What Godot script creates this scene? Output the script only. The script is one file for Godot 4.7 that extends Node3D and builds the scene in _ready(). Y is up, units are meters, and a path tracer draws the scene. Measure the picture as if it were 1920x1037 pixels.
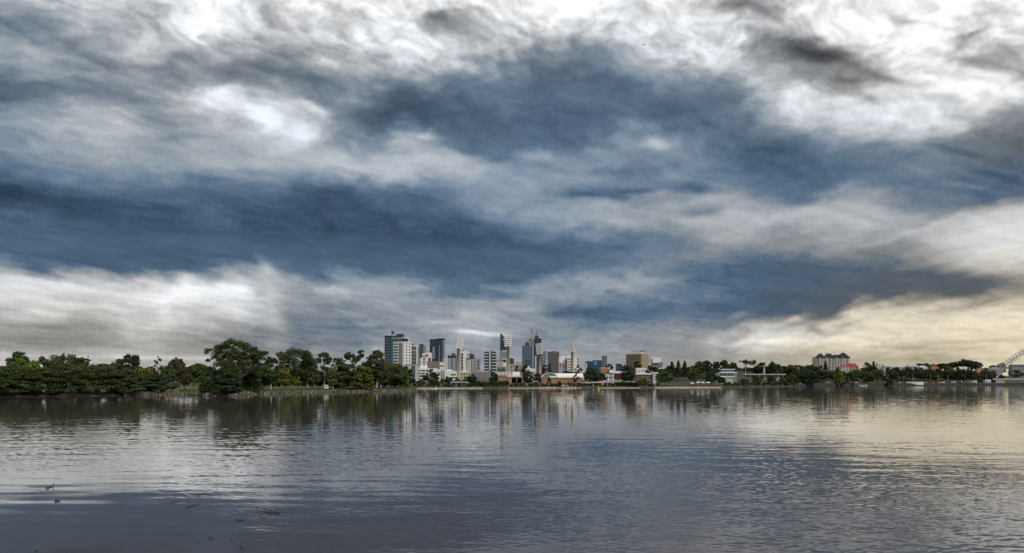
extends Node3D
# A broad river under a heavy cloud sheet: a wooded spit on one side, a city skyline beyond, a bridge at the far end.
# Metres, y up. The eye stands EYE metres above the water and looks along -z. F is the focal length in photo pixels.
const F := 1423.0
const CX := 960.0
const HY := 719.0
const EYE := 4.0

var rng := RandomNumberGenerator.new()
var mats := {}
var shapes := {}
var taken := {}

func _ready():
	rng.seed = 20
	make_camera()
	make_sky()
	make_sun()
	make_water()
	make_land()
	make_spit_trees()
	make_spit_things()
	make_skyline()
	make_stadium()
	make_far_shore()
	make_right_bank()
	make_bridge()
	make_floating_things()
	make_birds()

# ---------------------------------------------------------------- camera, sky, sun
func make_camera():
	var cam := Camera3D.new()
	cam.name = "camera"
	cam.near = 0.5
	cam.far = 60000.0
	var k := cam.near / F
	cam.set_frustum(1037.0 * k, Vector2(0.0, (HY - 518.5) * k), cam.near, cam.far)
	cam.position = Vector3(0, EYE, 0)
	add_child(cam)
	cam.current = true

func make_sun():
	var sun := DirectionalLight3D.new()
	sun.name = "sun"
	sun.light_energy = 0.5
	sun.light_color = Color(1.0, 0.96, 0.9)
	sun.light_angular_distance = 12.0
	sun.shadow_enabled = true
	add_child(sun)
	sun.look_at_from_position(Vector3.ZERO, -Vector3(0.55, 0.62, 0.62))

# brightness of the cloud sheet, every 80 x 45 photo pixels from the top edge of the frame down to the horizon
const CLOUD := [
	[150,185,190,205,225,240,215,225,230,240,245,240,215,255,250,252,240,165,195,225,240,230,245,235,245],
	[125,140,165,165,215,240,225,185,205,215,165,180,205,215,215,220,235,190,190,220,235,240,235,190,245],
	[150,165,150,175,190,185,165,165,190,220,200,185,145,130,150,175,200,225,150,105,190,240,235,195,220],
	[125,145,150,150,140,150,130,130,175,175,160,130,115,110,115,125,150,175,170,150,130,190,230,185,175],
	[95,110,120,135,180,225,185,125,125,105,110,105,110,105,105,110,115,115,200,220,190,215,220,235,220],
	[150,155,165,185,150,185,230,195,140,90,85,90,105,95,105,105,100,115,150,195,220,235,220,150,130],
	[140,160,165,170,160,172,182,200,150,138,165,122,110,105,125,152,130,112,92,112,135,145,132,112,108],
	[112,126,136,146,150,155,150,162,190,190,190,172,146,156,150,126,126,115,92,102,108,122,126,110,95],
	[65,82,96,105,108,108,100,92,96,108,120,142,158,134,124,138,130,150,112,108,130,122,115,105,112],
	[92,84,75,82,90,94,86,78,78,86,90,102,120,152,168,164,166,178,184,180,178,165,155,172,196],
	[85,90,85,75,75,85,90,80,75,80,80,80,88,102,108,116,132,158,152,146,155,160,185,212,220],
	[125,95,85,80,85,100,105,100,90,85,80,80,84,92,112,128,122,110,100,96,108,110,135,178,198],
	[215,215,215,200,225,225,210,150,162,142,126,112,124,145,148,142,116,100,80,72,84,76,85,105,138],
	[180,195,180,195,205,205,190,145,140,150,150,165,160,130,110,110,115,100,95,90,170,200,190,205,215],
	[150,140,140,170,165,140,130,125,125,135,145,160,140,140,145,140,140,160,208,215,220,212,212,218,215],
	[185,180,175,170,165,165,140,140,150,160,145,145,150,150,150,145,140,145,165,170,175,175,180,200,210],
	[195,190,185,180,180,175,165,160,160,165,160,160,160,160,160,160,165,175,190,195,200,200,200,205,210]]
# blue (+1) to warm (-1) cast of the cloud, every 320 x 144 photo pixels
const CAST := [
	[.6,.35,.1,.05,.05,.05,.05],
	[.65,.45,.5,.75,.7,.05,.05],
	[.8,.65,.8,.9,.8,.75,.3],
	[1.0,.95,1.0,.95,.45,.3,.05],
	[-.02,.02,.45,.55,.55,-.35,-.5],
	[-.1,-.12,.2,.35,-.3,-.7,-.75]]
# single clouds and gaps: centre x, y, half length, half thickness, tilt in degrees, brightness added
const CLOUDLETS := [
	[1545,95,75,18,8,-75],[1650,140,55,9,22,-80],[1700,155,35,7,18,-50],[1630,185,35,9,25,-50],[1590,150,40,8,5,-40],
	[1420,15,70,14,15,-70],[1440,30,40,8,30,-50],[1400,60,60,8,8,-25],[1800,85,40,14,-25,-55],[1820,68,28,5,-12,-80],[1845,128,30,9,10,-45],
	[1870,190,40,10,5,-45],[1780,188,35,8,8,-35],[1905,148,25,8,-30,-50],[825,30,32,14,-10,-70],[845,42,45,10,10,-35],
	[540,105,40,14,25,-45],[500,130,45,10,22,-40],[505,15,18,26,-20,-60],[660,95,45,11,12,-35],[700,60,12,40,-28,-35],
	[440,140,80,16,22,-50],[360,85,60,14,20,-35],[300,120,50,12,8,-30],[330,140,60,12,6,-25],[230,120,60,12,5,-30],
	[70,55,80,14,10,-20],[90,75,70,10,8,-25],[150,85,50,9,20,-25],[20,190,70,8,8,-20],[330,258,70,9,-3,-45],[280,215,40,18,30,-35],[400,215,60,14,25,-25],
	[590,205,32,12,12,75],[660,190,35,9,8,40],[420,165,90,14,4,35],[480,215,50,20,25,25],[570,255,22,22,0,35],
	[560,40,40,14,15,35],[600,120,40,12,10,35],[740,55,35,25,10,30],[820,75,45,14,0,30],[760,115,25,12,15,35],
	[810,257,32,7,3,65],[860,290,40,10,25,25],[920,300,40,8,-8,-20],[1310,218,40,6,38,-14],[1330,90,35,8,10,20],
	[1225,272,38,11,4,35],[1110,285,40,8,0,25],[1110,368,70,6,3,-40],[1180,358,60,7,0,-35],[1290,355,32,9,3,-35],[1320,395,50,7,-6,-40],[1350,370,45,8,-4,25],
	[1260,330,40,8,0,25],[1010,295,50,7,5,25],[1130,320,70,10,5,-20],
	[1120,585,90,9,-3,-30],[1040,590,40,7,-6,-22],[1000,535,70,9,-8,22],[1200,528,80,12,-4,20],
	[900,625,42,5,3,75],[865,622,35,4,0,40],[730,655,24,3,0,45],[820,605,30,4,0,30],[880,565,60,5,4,22],[770,542,55,7,2,28],
	[640,545,70,9,4,22],[500,500,26,14,40,45],[620,575,60,4,3,-18],[600,598,80,4,2,-15],[700,615,70,4,0,-18],
	[345,515,40,12,8,50],[345,545,60,16,0,20],[455,545,45,14,8,25],[60,522,60,12,4,30],[300,600,18,55,12,26],[250,630,24,50,8,12],[520,600,20,70,4,22],[560,620,26,60,6,-8],
	[90,588,55,5,10,45],[60,612,80,4,2,-18],[120,562,50,6,6,-18],[210,575,30,8,25,18],[80,645,120,12,2,-26],[360,648,60,12,0,-14],
	[200,668,260,5,1,25],[330,672,160,4,1,20],
	[1330,640,34,9,0,22],[1335,665,14,34,8,24],[1250,640,26,50,6,8],[1430,640,60,4,-3,35],[1505,600,26,9,-15,50],[1530,618,20,10,25,-55],[1590,590,50,12,-10,30],
	[1560,560,40,26,-20,-25],[1700,535,110,22,-4,-22],[1830,535,80,18,-6,-28],[1830,640,110,4,-2,-30],[1690,652,120,4,1,-25],[1760,675,180,6,0,-22],
	[1530,632,80,5,0,12],[1760,420,140,5,-18,22],[1860,478,50,20,-5,15],[1790,285,60,7,12,-28],[1860,325,70,9,14,-25],[1810,345,40,6,8,25],[1700,290,50,7,5,-15],
	[20,365,70,9,6,-18],[60,400,60,14,10,16],[100,430,70,14,20,14],[480,320,70,7,3,-22],[1060,320,40,6,5,-18]]

var n_warp := FastNoiseLite.new()
var n_fine := FastNoiseLite.new()
var n_wisp := FastNoiseLite.new()

func setup_cloud_noise():
	for n in [n_warp, n_fine, n_wisp]:
		n.noise_type = FastNoiseLite.TYPE_SIMPLEX_SMOOTH
		n.frequency = 1.0
		n.fractal_type = FastNoiseLite.FRACTAL_FBM
		n.fractal_octaves = 5
		n.fractal_gain = 0.52
	for r in CLOUD:
		cloud_flat.append_array(PackedFloat32Array(r))
	for r in CAST:
		cast_flat.append_array(PackedFloat32Array(r))
	n_warp.seed = 11
	n_fine.seed = 23
	n_wisp.seed = 37
	n_wisp.fractal_octaves = 6
	n_wisp.fractal_gain = 0.6

func hermite(a: float, b: float, c: float, d: float, t: float) -> float:
	return b + 0.5 * t * (c - a + t * (2.0 * a - 5.0 * b + 4.0 * c - d + t * (3.0 * (b - c) + d - a)))

var cloud_flat := PackedFloat32Array()
var cast_flat := PackedFloat32Array()

func row_at(k: int, i0: int, i: int, i3: int, fx: float, cast: bool) -> float:
	if cast:
		return hermite(cast_flat[k + i0], cast_flat[k + i], cast_flat[k + i + 1], cast_flat[k + i3], fx)
	return hermite(cloud_flat[k + i0], cloud_flat[k + i], cloud_flat[k + i + 1], cloud_flat[k + i3], fx)

func grid_at(cast: bool, cols: int, rows: int, x: float, y: float) -> float:
	x = clampf(x, 0.0, cols - 1.001)
	y = clampf(y, 0.0, rows - 1.001)
	var i := int(x)
	var j := int(y)
	var fx := x - i
	var i0 := maxi(i - 1, 0)
	var i3 := mini(i + 2, cols - 1)
	return hermite(row_at(maxi(j - 1, 0) * cols, i0, i, i3, fx, cast), row_at(j * cols, i0, i, i3, fx, cast),
		row_at((j + 1) * cols, i0, i, i3, fx, cast), row_at(mini(j + 2, rows - 1) * cols, i0, i, i3, fx, cast), y - j)

func cloudlets_near(az: float) -> PackedFloat32Array:
	var px := CX + F * tan(folded(az))
	var out := PackedFloat32Array()
	for c in CLOUDLETS:
		var q := deg_to_rad(c[4])
		if absf(px - c[0]) < 2.1 * (absf(c[2] * cos(q)) + absf(c[3] * sin(q))) + 22.0:
			out.append_array(PackedFloat32Array([c[0], c[1], cos(q) / c[2], sin(q) / c[2], cos(q) / c[3], sin(q) / c[3], c[5] * (0.7 if c[5] < 0 and c[1] < 260 else 1.0), 2.1 * (absf(c[2] * sin(q)) + absf(c[3] * cos(q)))]))
	return out

func folded(az: float) -> float:
	# beyond the frame the same cloud sheet goes on, folded back every 36 degrees
	var fold := deg_to_rad(36.0)
	var a := fposmod(az + fold, 4.0 * fold)
	return (4.0 * fold - a if a > 2.0 * fold else a) - fold

func cloud_color(az: float, el: float, near: PackedFloat32Array) -> Color:
	var a := folded(az)
	var px := CX + F * tan(a)
	var py := HY - F * tan(minf(el, 1.2)) / cos(a)
	var turn := az * F          # unfolded, so that the detail never repeats
	var t := clampf((HY - py) / HY, 0.0, 1.6)
	var s := 0.16 + 0.84 * t
	var tilt := 0.10 * (HY - py)
	var qx := (turn + tilt) / (300.0 * s)
	var qy := -log(s) * 2.6 + turn * 0.0005
	var w1 := n_warp.get_noise_2d(qx * 0.9, qy * 1.6)
	var w2 := n_warp.get_noise_2d(qx * 0.9 + 40.0, qy * 1.6 + 17.0)
	var w3 := n_warp.get_noise_2d(turn / 70.0 + 90.0, py / 38.0)
	var far := smoothstep(0.62, 0.75, absf(az)) * 60.0
	var x := px + (56.0 + far) * w1 + 26.0 * w3
	var y := py + (34.0 * s + 9.0) * w2 + (3.0 + 17.0 * s) * w3
	var l := grid_at(false, 25, 17, x / 80.0, y / 45.0)
	if py < -40.0:
		l = lerpf(l, 212.0, clampf((-40.0 - py) / 300.0, 0.0, 0.75))
	var cx := px + 16.0 * w1 + 14.0 * w3
	var cy := py + 9.0 * s * w2 + 8.0 * s * w3
	for k in range(0, near.size(), 8):
		var dy := cy - near[k + 1]
		if absf(dy) < near[k + 7]:
			var dx := cx - near[k]
			var ex := dx * near[k + 2] + dy * near[k + 3]
			var ey := dy * near[k + 4] - dx * near[k + 5]
			l += near[k + 6] * 0.85 * exp(-1.1 * (ex * ex + ey * ey))
	# shreds and streaks: strong in the bright torn upper cloud, faint in the dark sheet
	var wx := turn + 46.0 * w1 + 12.0 * w3 + 0.2 * (HY - py)
	var wy := py + 30.0 * w2 * s - 0.18 * px
	var f1 := n_fine.get_noise_2d(wx / (90.0 + 90.0 * s), wy / (24.0 + 62.0 * s))
	var f2 := n_wisp.get_noise_2d(wx / (26.0 + 26.0 * s) + 5.0, wy / (9.0 + 24.0 * s))
	var f3 := 0.35 - absf(n_warp.get_noise_2d(wx / (60.0 + 60.0 * s) + 70.0, wy / (16.0 + 40.0 * s)))
	var torn := clampf((300.0 - py) / 220.0, 0.0, 1.0) * clampf((l - 105.0) / 90.0, 0.0, 1.0)
	var low := clampf((py - 480.0) / 60.0, 0.0, 1.0)
	l += f1 * (14.0 + 34.0 * torn + 4.0 * low) + f2 * (10.0 + 44.0 * torn + 4.0 * low) + f3 * (8.0 + 40.0 * torn + 6.0 * low)
	l += 14.0 * n_wisp.get_noise_2d(turn / 4.2 + 300.0, py / 3.6)      # finest curdling of the cloud
	# added dark belt in the unseen sky, to keep low cloud in view dark
	l = lerpf(l, 100.0 + 30.0 * w1, 0.65 * smoothstep(0.66, 0.8, absf(az)) * smoothstep(0.14, 0.18, el) * (1.0 - smoothstep(0.36, 0.46, el)))
	# brightness floor put into the low cloud colour, eased off higher up
	var least := lerpf(88.0, 50.0, smoothstep(0.165, 0.215, el))
	if l < least + 12.0:
		l = least + 6.0 * exp((l - least - 12.0) / 12.0) + 6.0 + 7.0 * f1 + 5.0 * f2
	l = minf(l, 262.0)
	var b := grid_at(true, 7, 6, x / 320.0, y / 144.0)
	if py < 0.0:
		b *= exp(py / 400.0)
	b += clampf((140.0 - l) / 65.0, 0.0, 0.65) * smoothstep(260.0, 360.0, py)
	if b > 0.0:
		b = minf(b, 0.92) * clampf(1.9 - l / 105.0, 0.2, 1.3)
	var v := l / 255.0
	var c := Color(v, v, v)
	if b > 0.0:
		c = Color(v * (1.0 - 0.25 * b), v * (1.0 + 0.005 * b), v * (1.0 + 0.27 * b))
	else:
		c = Color(v * (1.0 - 0.085 * b), v * (1.0 + 0.0 * b), v * (1.0 + 0.2 * b))
	return Color(minf(c.r, 1.0), minf(c.g, 1.0), minf(c.b, 1.0))

func cloud_image(w: int, h: int, x0: int, y0: int, cols: int, rows: int) -> Image:
	# one strip of bytes for each column, worked out side by side, then turned upright
	var strips := []
	strips.resize(cols)
	var work := func(i: int):
		var az := ((x0 + i + 0.5) / w - 0.5) * TAU
		var near := cloudlets_near(az)
		var strip := PackedByteArray()
		strip.resize(rows * 3)
		for j in rows:
			var c := cloud_color(az, (1.0 - (y0 + j + 0.5) / h) * PI / 2.0, near)
			strip[j * 3] = int(c.r * 255.0 + 0.5)
			strip[j * 3 + 1] = int(c.g * 255.0 + 0.5)
			strip[j * 3 + 2] = int(c.b * 255.0 + 0.5)
		strips[i] = strip
	WorkerThreadPool.wait_for_group_task_completion(WorkerThreadPool.add_group_task(work, cols))
	var bytes := PackedByteArray()
	for strip in strips:
		bytes.append_array(strip)
	var im := Image.create_from_data(rows, cols, false, Image.FORMAT_RGB8, bytes)
	im.rotate_90(CLOCKWISE)
	im.flip_x()
	return im

func make_sky():
	setup_cloud_noise()
	var wide := cloud_image(512, 128, 0, 0, 512, 128)
	wide.resize(4096, 1024, Image.INTERPOLATE_CUBIC)
	# the part in view is worked out at full detail
	wide.blit_rect(cloud_image(4096, 1024, 2048 - 420, 1024 - 320, 840, 320), Rect2i(0, 0, 840, 320), Vector2i(2048 - 420, 1024 - 320))
	var all := Image.create(4096, 2048, false, Image.FORMAT_RGB8)
	all.fill(Color(0.42, 0.43, 0.44))
	all.blit_rect(wide, Rect2i(2048, 0, 2048, 1024), Vector2i.ZERO)       # a panorama begins and ends at -z
	all.blit_rect(wide, Rect2i(0, 0, 2048, 1024), Vector2i(2048, 0))
	var pan := PanoramaSkyMaterial.new()
	pan.panorama = ImageTexture.create_from_image(all)
	var sky := Sky.new()
	sky.sky_material = pan
	var env := Environment.new()
	env.background_mode = Environment.BG_SKY
	env.sky = sky
	env.tonemap_mode = Environment.TONE_MAPPER_LINEAR
	env.tonemap_exposure = 1.0
	env.sdfgi_enabled = true
	env.ssao_enabled = true
	env.ssil_enabled = true
	var we := WorldEnvironment.new()
	we.name = "daylight"
	we.environment = env
	add_child(we)

# ---------------------------------------------------------------- helpers
func mat(key: String, c: Color, rough := 0.8, metal := 0.0, spec := 0.5) -> StandardMaterial3D:
	# colours are linear base colours
	if mats.has(key):
		return mats[key]
	var m := StandardMaterial3D.new()
	m.resource_name = key
	m.albedo_color = c.linear_to_srgb()
	m.roughness = rough
	m.metallic = metal
	m.metallic_specular = spec
	mats[key] = m
	return m

func point(px: float, py: float, d: float) -> Vector3:
	return Vector3((px - CX) * d / F, EYE + (HY - py) * d / F, -d)

func numbered(called: String) -> String:
	taken[called] = taken.get(called, -1) + 1
	return called if taken[called] == 0 else "%s_%03d" % [called, taken[called]]

func tag(o: Node, label: String, category: String, group := "", kind := ""):
	if label:
		o.set_meta("label", label)
	if category:
		o.set_meta("category", category)
	if group:
		o.set_meta("group", group)
	if kind:
		o.set_meta("kind", kind)

func thing(called: String, label: String, category: String, at: Vector3, turn := 0.0, group := "") -> Node3D:
	var o := Node3D.new()
	o.name = numbered(called)
	add_child(o)
	o.position = at
	o.rotation.y = turn
	tag(o, label, category, group)
	return o

func part(parent: Node, called: String, mesh: Mesh, m: Material, at := Vector3.ZERO, size := Vector3.ONE, turn := Vector3.ZERO) -> MeshInstance3D:
	var o := MeshInstance3D.new()
	o.name = called
	o.mesh = mesh
	o.material_override = m
	parent.add_child(o, true)
	o.transform = Transform3D(Basis.from_euler(turn) * Basis.from_scale(size), at)
	return o

func structure(called: String, mesh: Mesh, m: Material) -> MeshInstance3D:
	var o := part(self, numbered(called), mesh, m)
	o.set_meta("kind", "structure")
	return o

func box() -> Mesh:
	if not shapes.has("box"):
		shapes.box = BoxMesh.new()
	return shapes.box

func disc(sides := 10) -> Mesh:
	var k := "disc%d" % sides
	if not shapes.has(k):
		var c := CylinderMesh.new()
		c.top_radius = 0.5
		c.bottom_radius = 0.5
		c.height = 1.0
		c.radial_segments = sides
		c.rings = 1
		shapes[k] = c
	return shapes[k]

func tri_mesh(v: PackedVector3Array, n: PackedVector3Array, c := PackedColorArray(), idx := PackedInt32Array(), uv := PackedVector2Array()) -> ArrayMesh:
	var a := []
	a.resize(Mesh.ARRAY_MAX)
	a[Mesh.ARRAY_VERTEX] = v
	a[Mesh.ARRAY_NORMAL] = n
	if c.size():
		a[Mesh.ARRAY_COLOR] = c
	if idx.size():
		a[Mesh.ARRAY_INDEX] = idx
	if uv.size():
		a[Mesh.ARRAY_TEX_UV] = uv
	var m := ArrayMesh.new()
	m.add_surface_from_arrays(Mesh.PRIMITIVE_TRIANGLES, a)
	return m

func table(t: Array, x: float) -> float:
	if x <= t[0][0]:
		return t[0][1]
	for i in t.size() - 1:
		if x < t[i + 1][0]:
			return lerpf(t[i][1], t[i + 1][1], (x - t[i][0]) / (t[i + 1][0] - t[i][0]))
	return t[-1][1]

# rounded tube along points with radii
func tube(st: SurfaceTool, pts: Array, radii: Array, sides := 7):
	var rings := []
	for i in pts.size():
		var dir: Vector3 = (pts[mini(i + 1, pts.size() - 1)] - pts[maxi(i - 1, 0)]).normalized()
		var u := dir.cross(Vector3(0.31, 0.2, 0.93)).normalized()
		var w := dir.cross(u)
		var ring := []
		for k in sides:
			var q := TAU * k / sides
			ring.append(pts[i] + (u * cos(q) + w * sin(q)) * radii[i])
		rings.append(ring)
	for i in pts.size() - 1:
		for k in sides:
			var a: Vector3 = rings[i][k]
			var b: Vector3 = rings[i][(k + 1) % sides]
			var c: Vector3 = rings[i + 1][(k + 1) % sides]
			var d: Vector3 = rings[i + 1][k]
			for p in [a, c, b, a, d, c]:
				st.add_vertex(p)
	for e in [0, pts.size() - 1]:
		for k in sides:
			var tri := [pts[e], rings[e][k], rings[e][(k + 1) % sides]]
			if e == 0:
				tri.reverse()
			for p in tri:
				st.add_vertex(p)

func new_st() -> SurfaceTool:
	var st := SurfaceTool.new()
	st.begin(Mesh.PRIMITIVE_TRIANGLES)
	return st

func done(st: SurfaceTool, smooth := false) -> ArrayMesh:
	if smooth:
		st.index()
	st.generate_normals()
	return st.commit()

# a flat outline in x, y pushed out along z to the given depth, centred
func prism(outline: Array, depth: float) -> ArrayMesh:
	var st := new_st()
	var poly := PackedVector2Array(outline)
	if Geometry2D.is_polygon_clockwise(poly):
		poly.reverse()
	var idx := Geometry2D.triangulate_polygon(poly)
	var z := depth / 2.0
	st.set_smooth_group(-1)
	for i in range(0, idx.size(), 3):
		var p := [poly[idx[i]], poly[idx[i + 1]], poly[idx[i + 2]]]
		if (p[1] - p[0]).cross(p[2] - p[0]) < 0.0:
			p.reverse()
		for k in [0, 2, 1]:
			st.add_vertex(Vector3(p[k].x, p[k].y, z))
		for k in [0, 1, 2]:
			st.add_vertex(Vector3(p[k].x, p[k].y, -z))
	for i in poly.size():
		var a := poly[i]
		var b := poly[(i + 1) % poly.size()]
		for q in [Vector3(a.x, a.y, z), Vector3(b.x, b.y, -z), Vector3(b.x, b.y, z), Vector3(a.x, a.y, z), Vector3(a.x, a.y, -z), Vector3(b.x, b.y, -z)]:
			st.add_vertex(q)
	st.generate_normals()
	return st.commit()

# ---------------------------------------------------------------- water and land
var n_wave := FastNoiseLite.new()
var n_patch := FastNoiseLite.new()
# wind on the water: x, distance, half width, half length, roughness added
const WIND := [
	[-12.5,21.0,9.0,7.0,-0.75],[-14.0,31.0,9.0,10.0,-0.35],[-9.0,38.0,7.0,9.0,0.35],[10.0,31.0,9.0,8.0,0.5],[5.0,20.5,9.0,5.0,0.55],
	[-6.5,23.0,3.0,3.0,0.35],[22.0,60.0,22.0,14.0,-0.4],[14.0,26.0,6.0,5.0,0.25]]

func ruffle(x: float, d: float) -> float:
	var r := 0.5 + 0.55 * n_patch.get_noise_2d(x / 14.0, d / 26.0)
	for w in WIND:
		var a: float = (x - w[0]) / w[2]
		var b: float = (d - w[1]) / w[3]
		var e := a * a + b * b
		if e < 5.0:
			r += w[4] * exp(-e)
	r *= lerpf(1.0, 0.24, smoothstep(34.0, 95.0, d))
	return clampf(r, 0.06, 1.2)

func wave(x: float, d: float, r: float) -> float:
	var swell := n_wave.get_noise_2d((x + d * 0.35) / 6.5, d / 2.6) * 0.015
	var chop := n_wave.get_noise_2d((x - d * 0.25) / 0.62 + 31.0, d / 0.36 + 7.0) * 0.0048
	return swell * (0.35 + 0.65 * r) + chop * r

func make_water():
	n_wave.seed = 5
	n_wave.noise_type = FastNoiseLite.TYPE_SIMPLEX_SMOOTH
	n_wave.frequency = 1.0
	n_wave.fractal_type = FastNoiseLite.FRACTAL_FBM
	n_wave.fractal_octaves = 2
	n_patch.seed = 9
	n_patch.noise_type = FastNoiseLite.TYPE_SIMPLEX_SMOOTH
	n_patch.frequency = 1.0
	n_patch.fractal_type = FastNoiseLite.FRACTAL_FBM
	n_patch.fractal_octaves = 3
	var us := []
	for u in [-9.0, -4.0, -2.4, -1.7, -1.3]:
		us.append(u)
	for i in 521:
		us.append(-1.04 + 2.08 * i / 520.0)
	for u in [1.3, 1.7, 2.4, 4.0, 9.0]:
		us.append(u)
	var ds := [-40.0, 0.0, 6.0, 12.0]
	var d := 15.0
	while d < 3200.0:
		ds.append(d)
		d += 0.11 if d < 24.0 else (0.11 + (d - 24.0) * 0.0065 if d < 200.0 else 1.25 + (d - 200.0) * 0.012)
	var cols := us.size()
	var v := PackedVector3Array()
	var n := PackedVector3Array()
	var idx := PackedInt32Array()
	var rows_v := []
	var rows_n := []
	rows_v.resize(ds.size())
	rows_n.resize(ds.size())
	var work := func(j: int):
		var dj: float = ds[j]
		var rv := PackedVector3Array()
		var rn := PackedVector3Array()
		for i in cols:
			var x: float = us[i] * maxf(dj, 12.0)
			if j < 4 or absf(us[i]) > 1.1 or dj > 1700.0:
				rv.append(Vector3(x, 0.0, -dj))
				rn.append(Vector3.UP)
			else:
				var r := ruffle(x, dj)
				var h := wave(x, dj, r)
				rv.append(Vector3(x, h, -dj))
				rn.append(Vector3((h - wave(x + 0.05, dj, r)) / 0.05, 1.0, (wave(x, dj + 0.05, r) - h) / 0.05).normalized())
		rows_v[j] = rv
		rows_n[j] = rn
	WorkerThreadPool.wait_for_group_task_completion(WorkerThreadPool.add_group_task(work, ds.size()))
	for j in ds.size():
		v.append_array(rows_v[j])
		n.append_array(rows_n[j])
	for j in ds.size() - 1:
		for i in cols - 1:
			var a := j * cols + i
			idx.append_array([a, a + cols, a + 1, a + 1, a + cols, a + cols + 1])
	var m := mat("river water", Color(0.066, 0.055, 0.054), 0.04, 0.0, 0.48)
	structure("water", tri_mesh(v, n, PackedColorArray(), idx), m)

# distance of the far shore along each sight line, and of the spit's near and back shores
const SHORE := [[-900,900],[300,640],[760,572],[900,600],[1120,640],[1350,705],[1500,960],[1620,1120],[1750,1260],[1920,1400],[2700,1800]]
const SPIT_NEAR := [[-900,150],[-200,200],[0,226],[150,238],[300,262],[345,264],[390,243],[445,240],[466,272],[600,336],[700,368],[760,400],[786,432]]
const SPIT_BACK := [[-900,520],[300,520],[560,500],[700,480],[760,450],[786,433]]
const BANK := [[-900,8],[700,7],[1100,8],[1230,13],[1300,20],[1450,24],[1600,26],[1750,26],[1830,24],[1930,12],[2700,12]]

func far_ground(x: float, d: float) -> float:
	var px := CX + F * x / maxf(d, 1.0)
	var off := d - table(SHORE, px)
	if off < 0.0:
		return off * 0.12
	var rise := table(BANK, px)
	var wall := smoothstep(1470.0, 1530.0, px)
	return minf(off * 0.12, 1.3) + 3.4 * wall * smoothstep(0.0, 3.0, off) + 0.9 * smoothstep(10.0, 45.0, off) + (rise - 2.0) * smoothstep(40.0, 330.0, off) + minf(off / 3000.0, 1.0) * 4.0

func spit_ground(px: float, d: float) -> float:
	var near := table(SPIT_NEAR, px)
	var back := table(SPIT_BACK, px)
	var off := minf(d - near, (back - d) * 0.8)
	return -0.3 + minf(off * 0.40, 1.5) + 0.6 * smoothstep(4.0, 40.0, off)

func ground_at(x: float, d: float) -> float:
	var px := CX + F * x / d
	if px < 786.0 and d > table(SPIT_NEAR, px) and d < table(SPIT_BACK, px):
		return spit_ground(px, d)
	return far_ground(x, d)

func sheet(cols: Array, rows: Callable, height: Callable, tint: Callable) -> ArrayMesh:
	var v := PackedVector3Array()
	var c := PackedColorArray()
	var idx := PackedInt32Array()
	var per := 0
	for px in cols:
		var list: Array = rows.call(px)
		per = list.size()
		for d in list:
			var x: float = (px - CX) * d / F
			v.append(Vector3(x, height.call(px, x, d), -d))
			c.append(tint.call(px, x, d))
	for i in cols.size() - 1:
		for j in per - 1:
			var a := i * per + j
			idx.append_array([a, a + 1, a + per, a + per, a + 1, a + per + 1])
	var st := SurfaceTool.new()
	var a := []
	a.resize(Mesh.ARRAY_MAX)
	a[Mesh.ARRAY_VERTEX] = v
	a[Mesh.ARRAY_COLOR] = c
	a[Mesh.ARRAY_INDEX] = idx
	st.create_from_arrays(a)
	st.generate_normals()
	return st.commit()

func noise_tex(freq: float, lo: Color, hi: Color, seed_: int) -> NoiseTexture2D:
	var fn := FastNoiseLite.new()
	fn.seed = seed_
	fn.frequency = freq
	fn.fractal_octaves = 5
	var t := NoiseTexture2D.new()
	t.width = 512
	t.height = 512
	t.seamless = true
	t.noise = fn
	var g := Gradient.new()
	g.set_color(0, lo.linear_to_srgb())
	g.set_color(1, hi.linear_to_srgb())
	t.color_ramp = g
	return t

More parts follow.
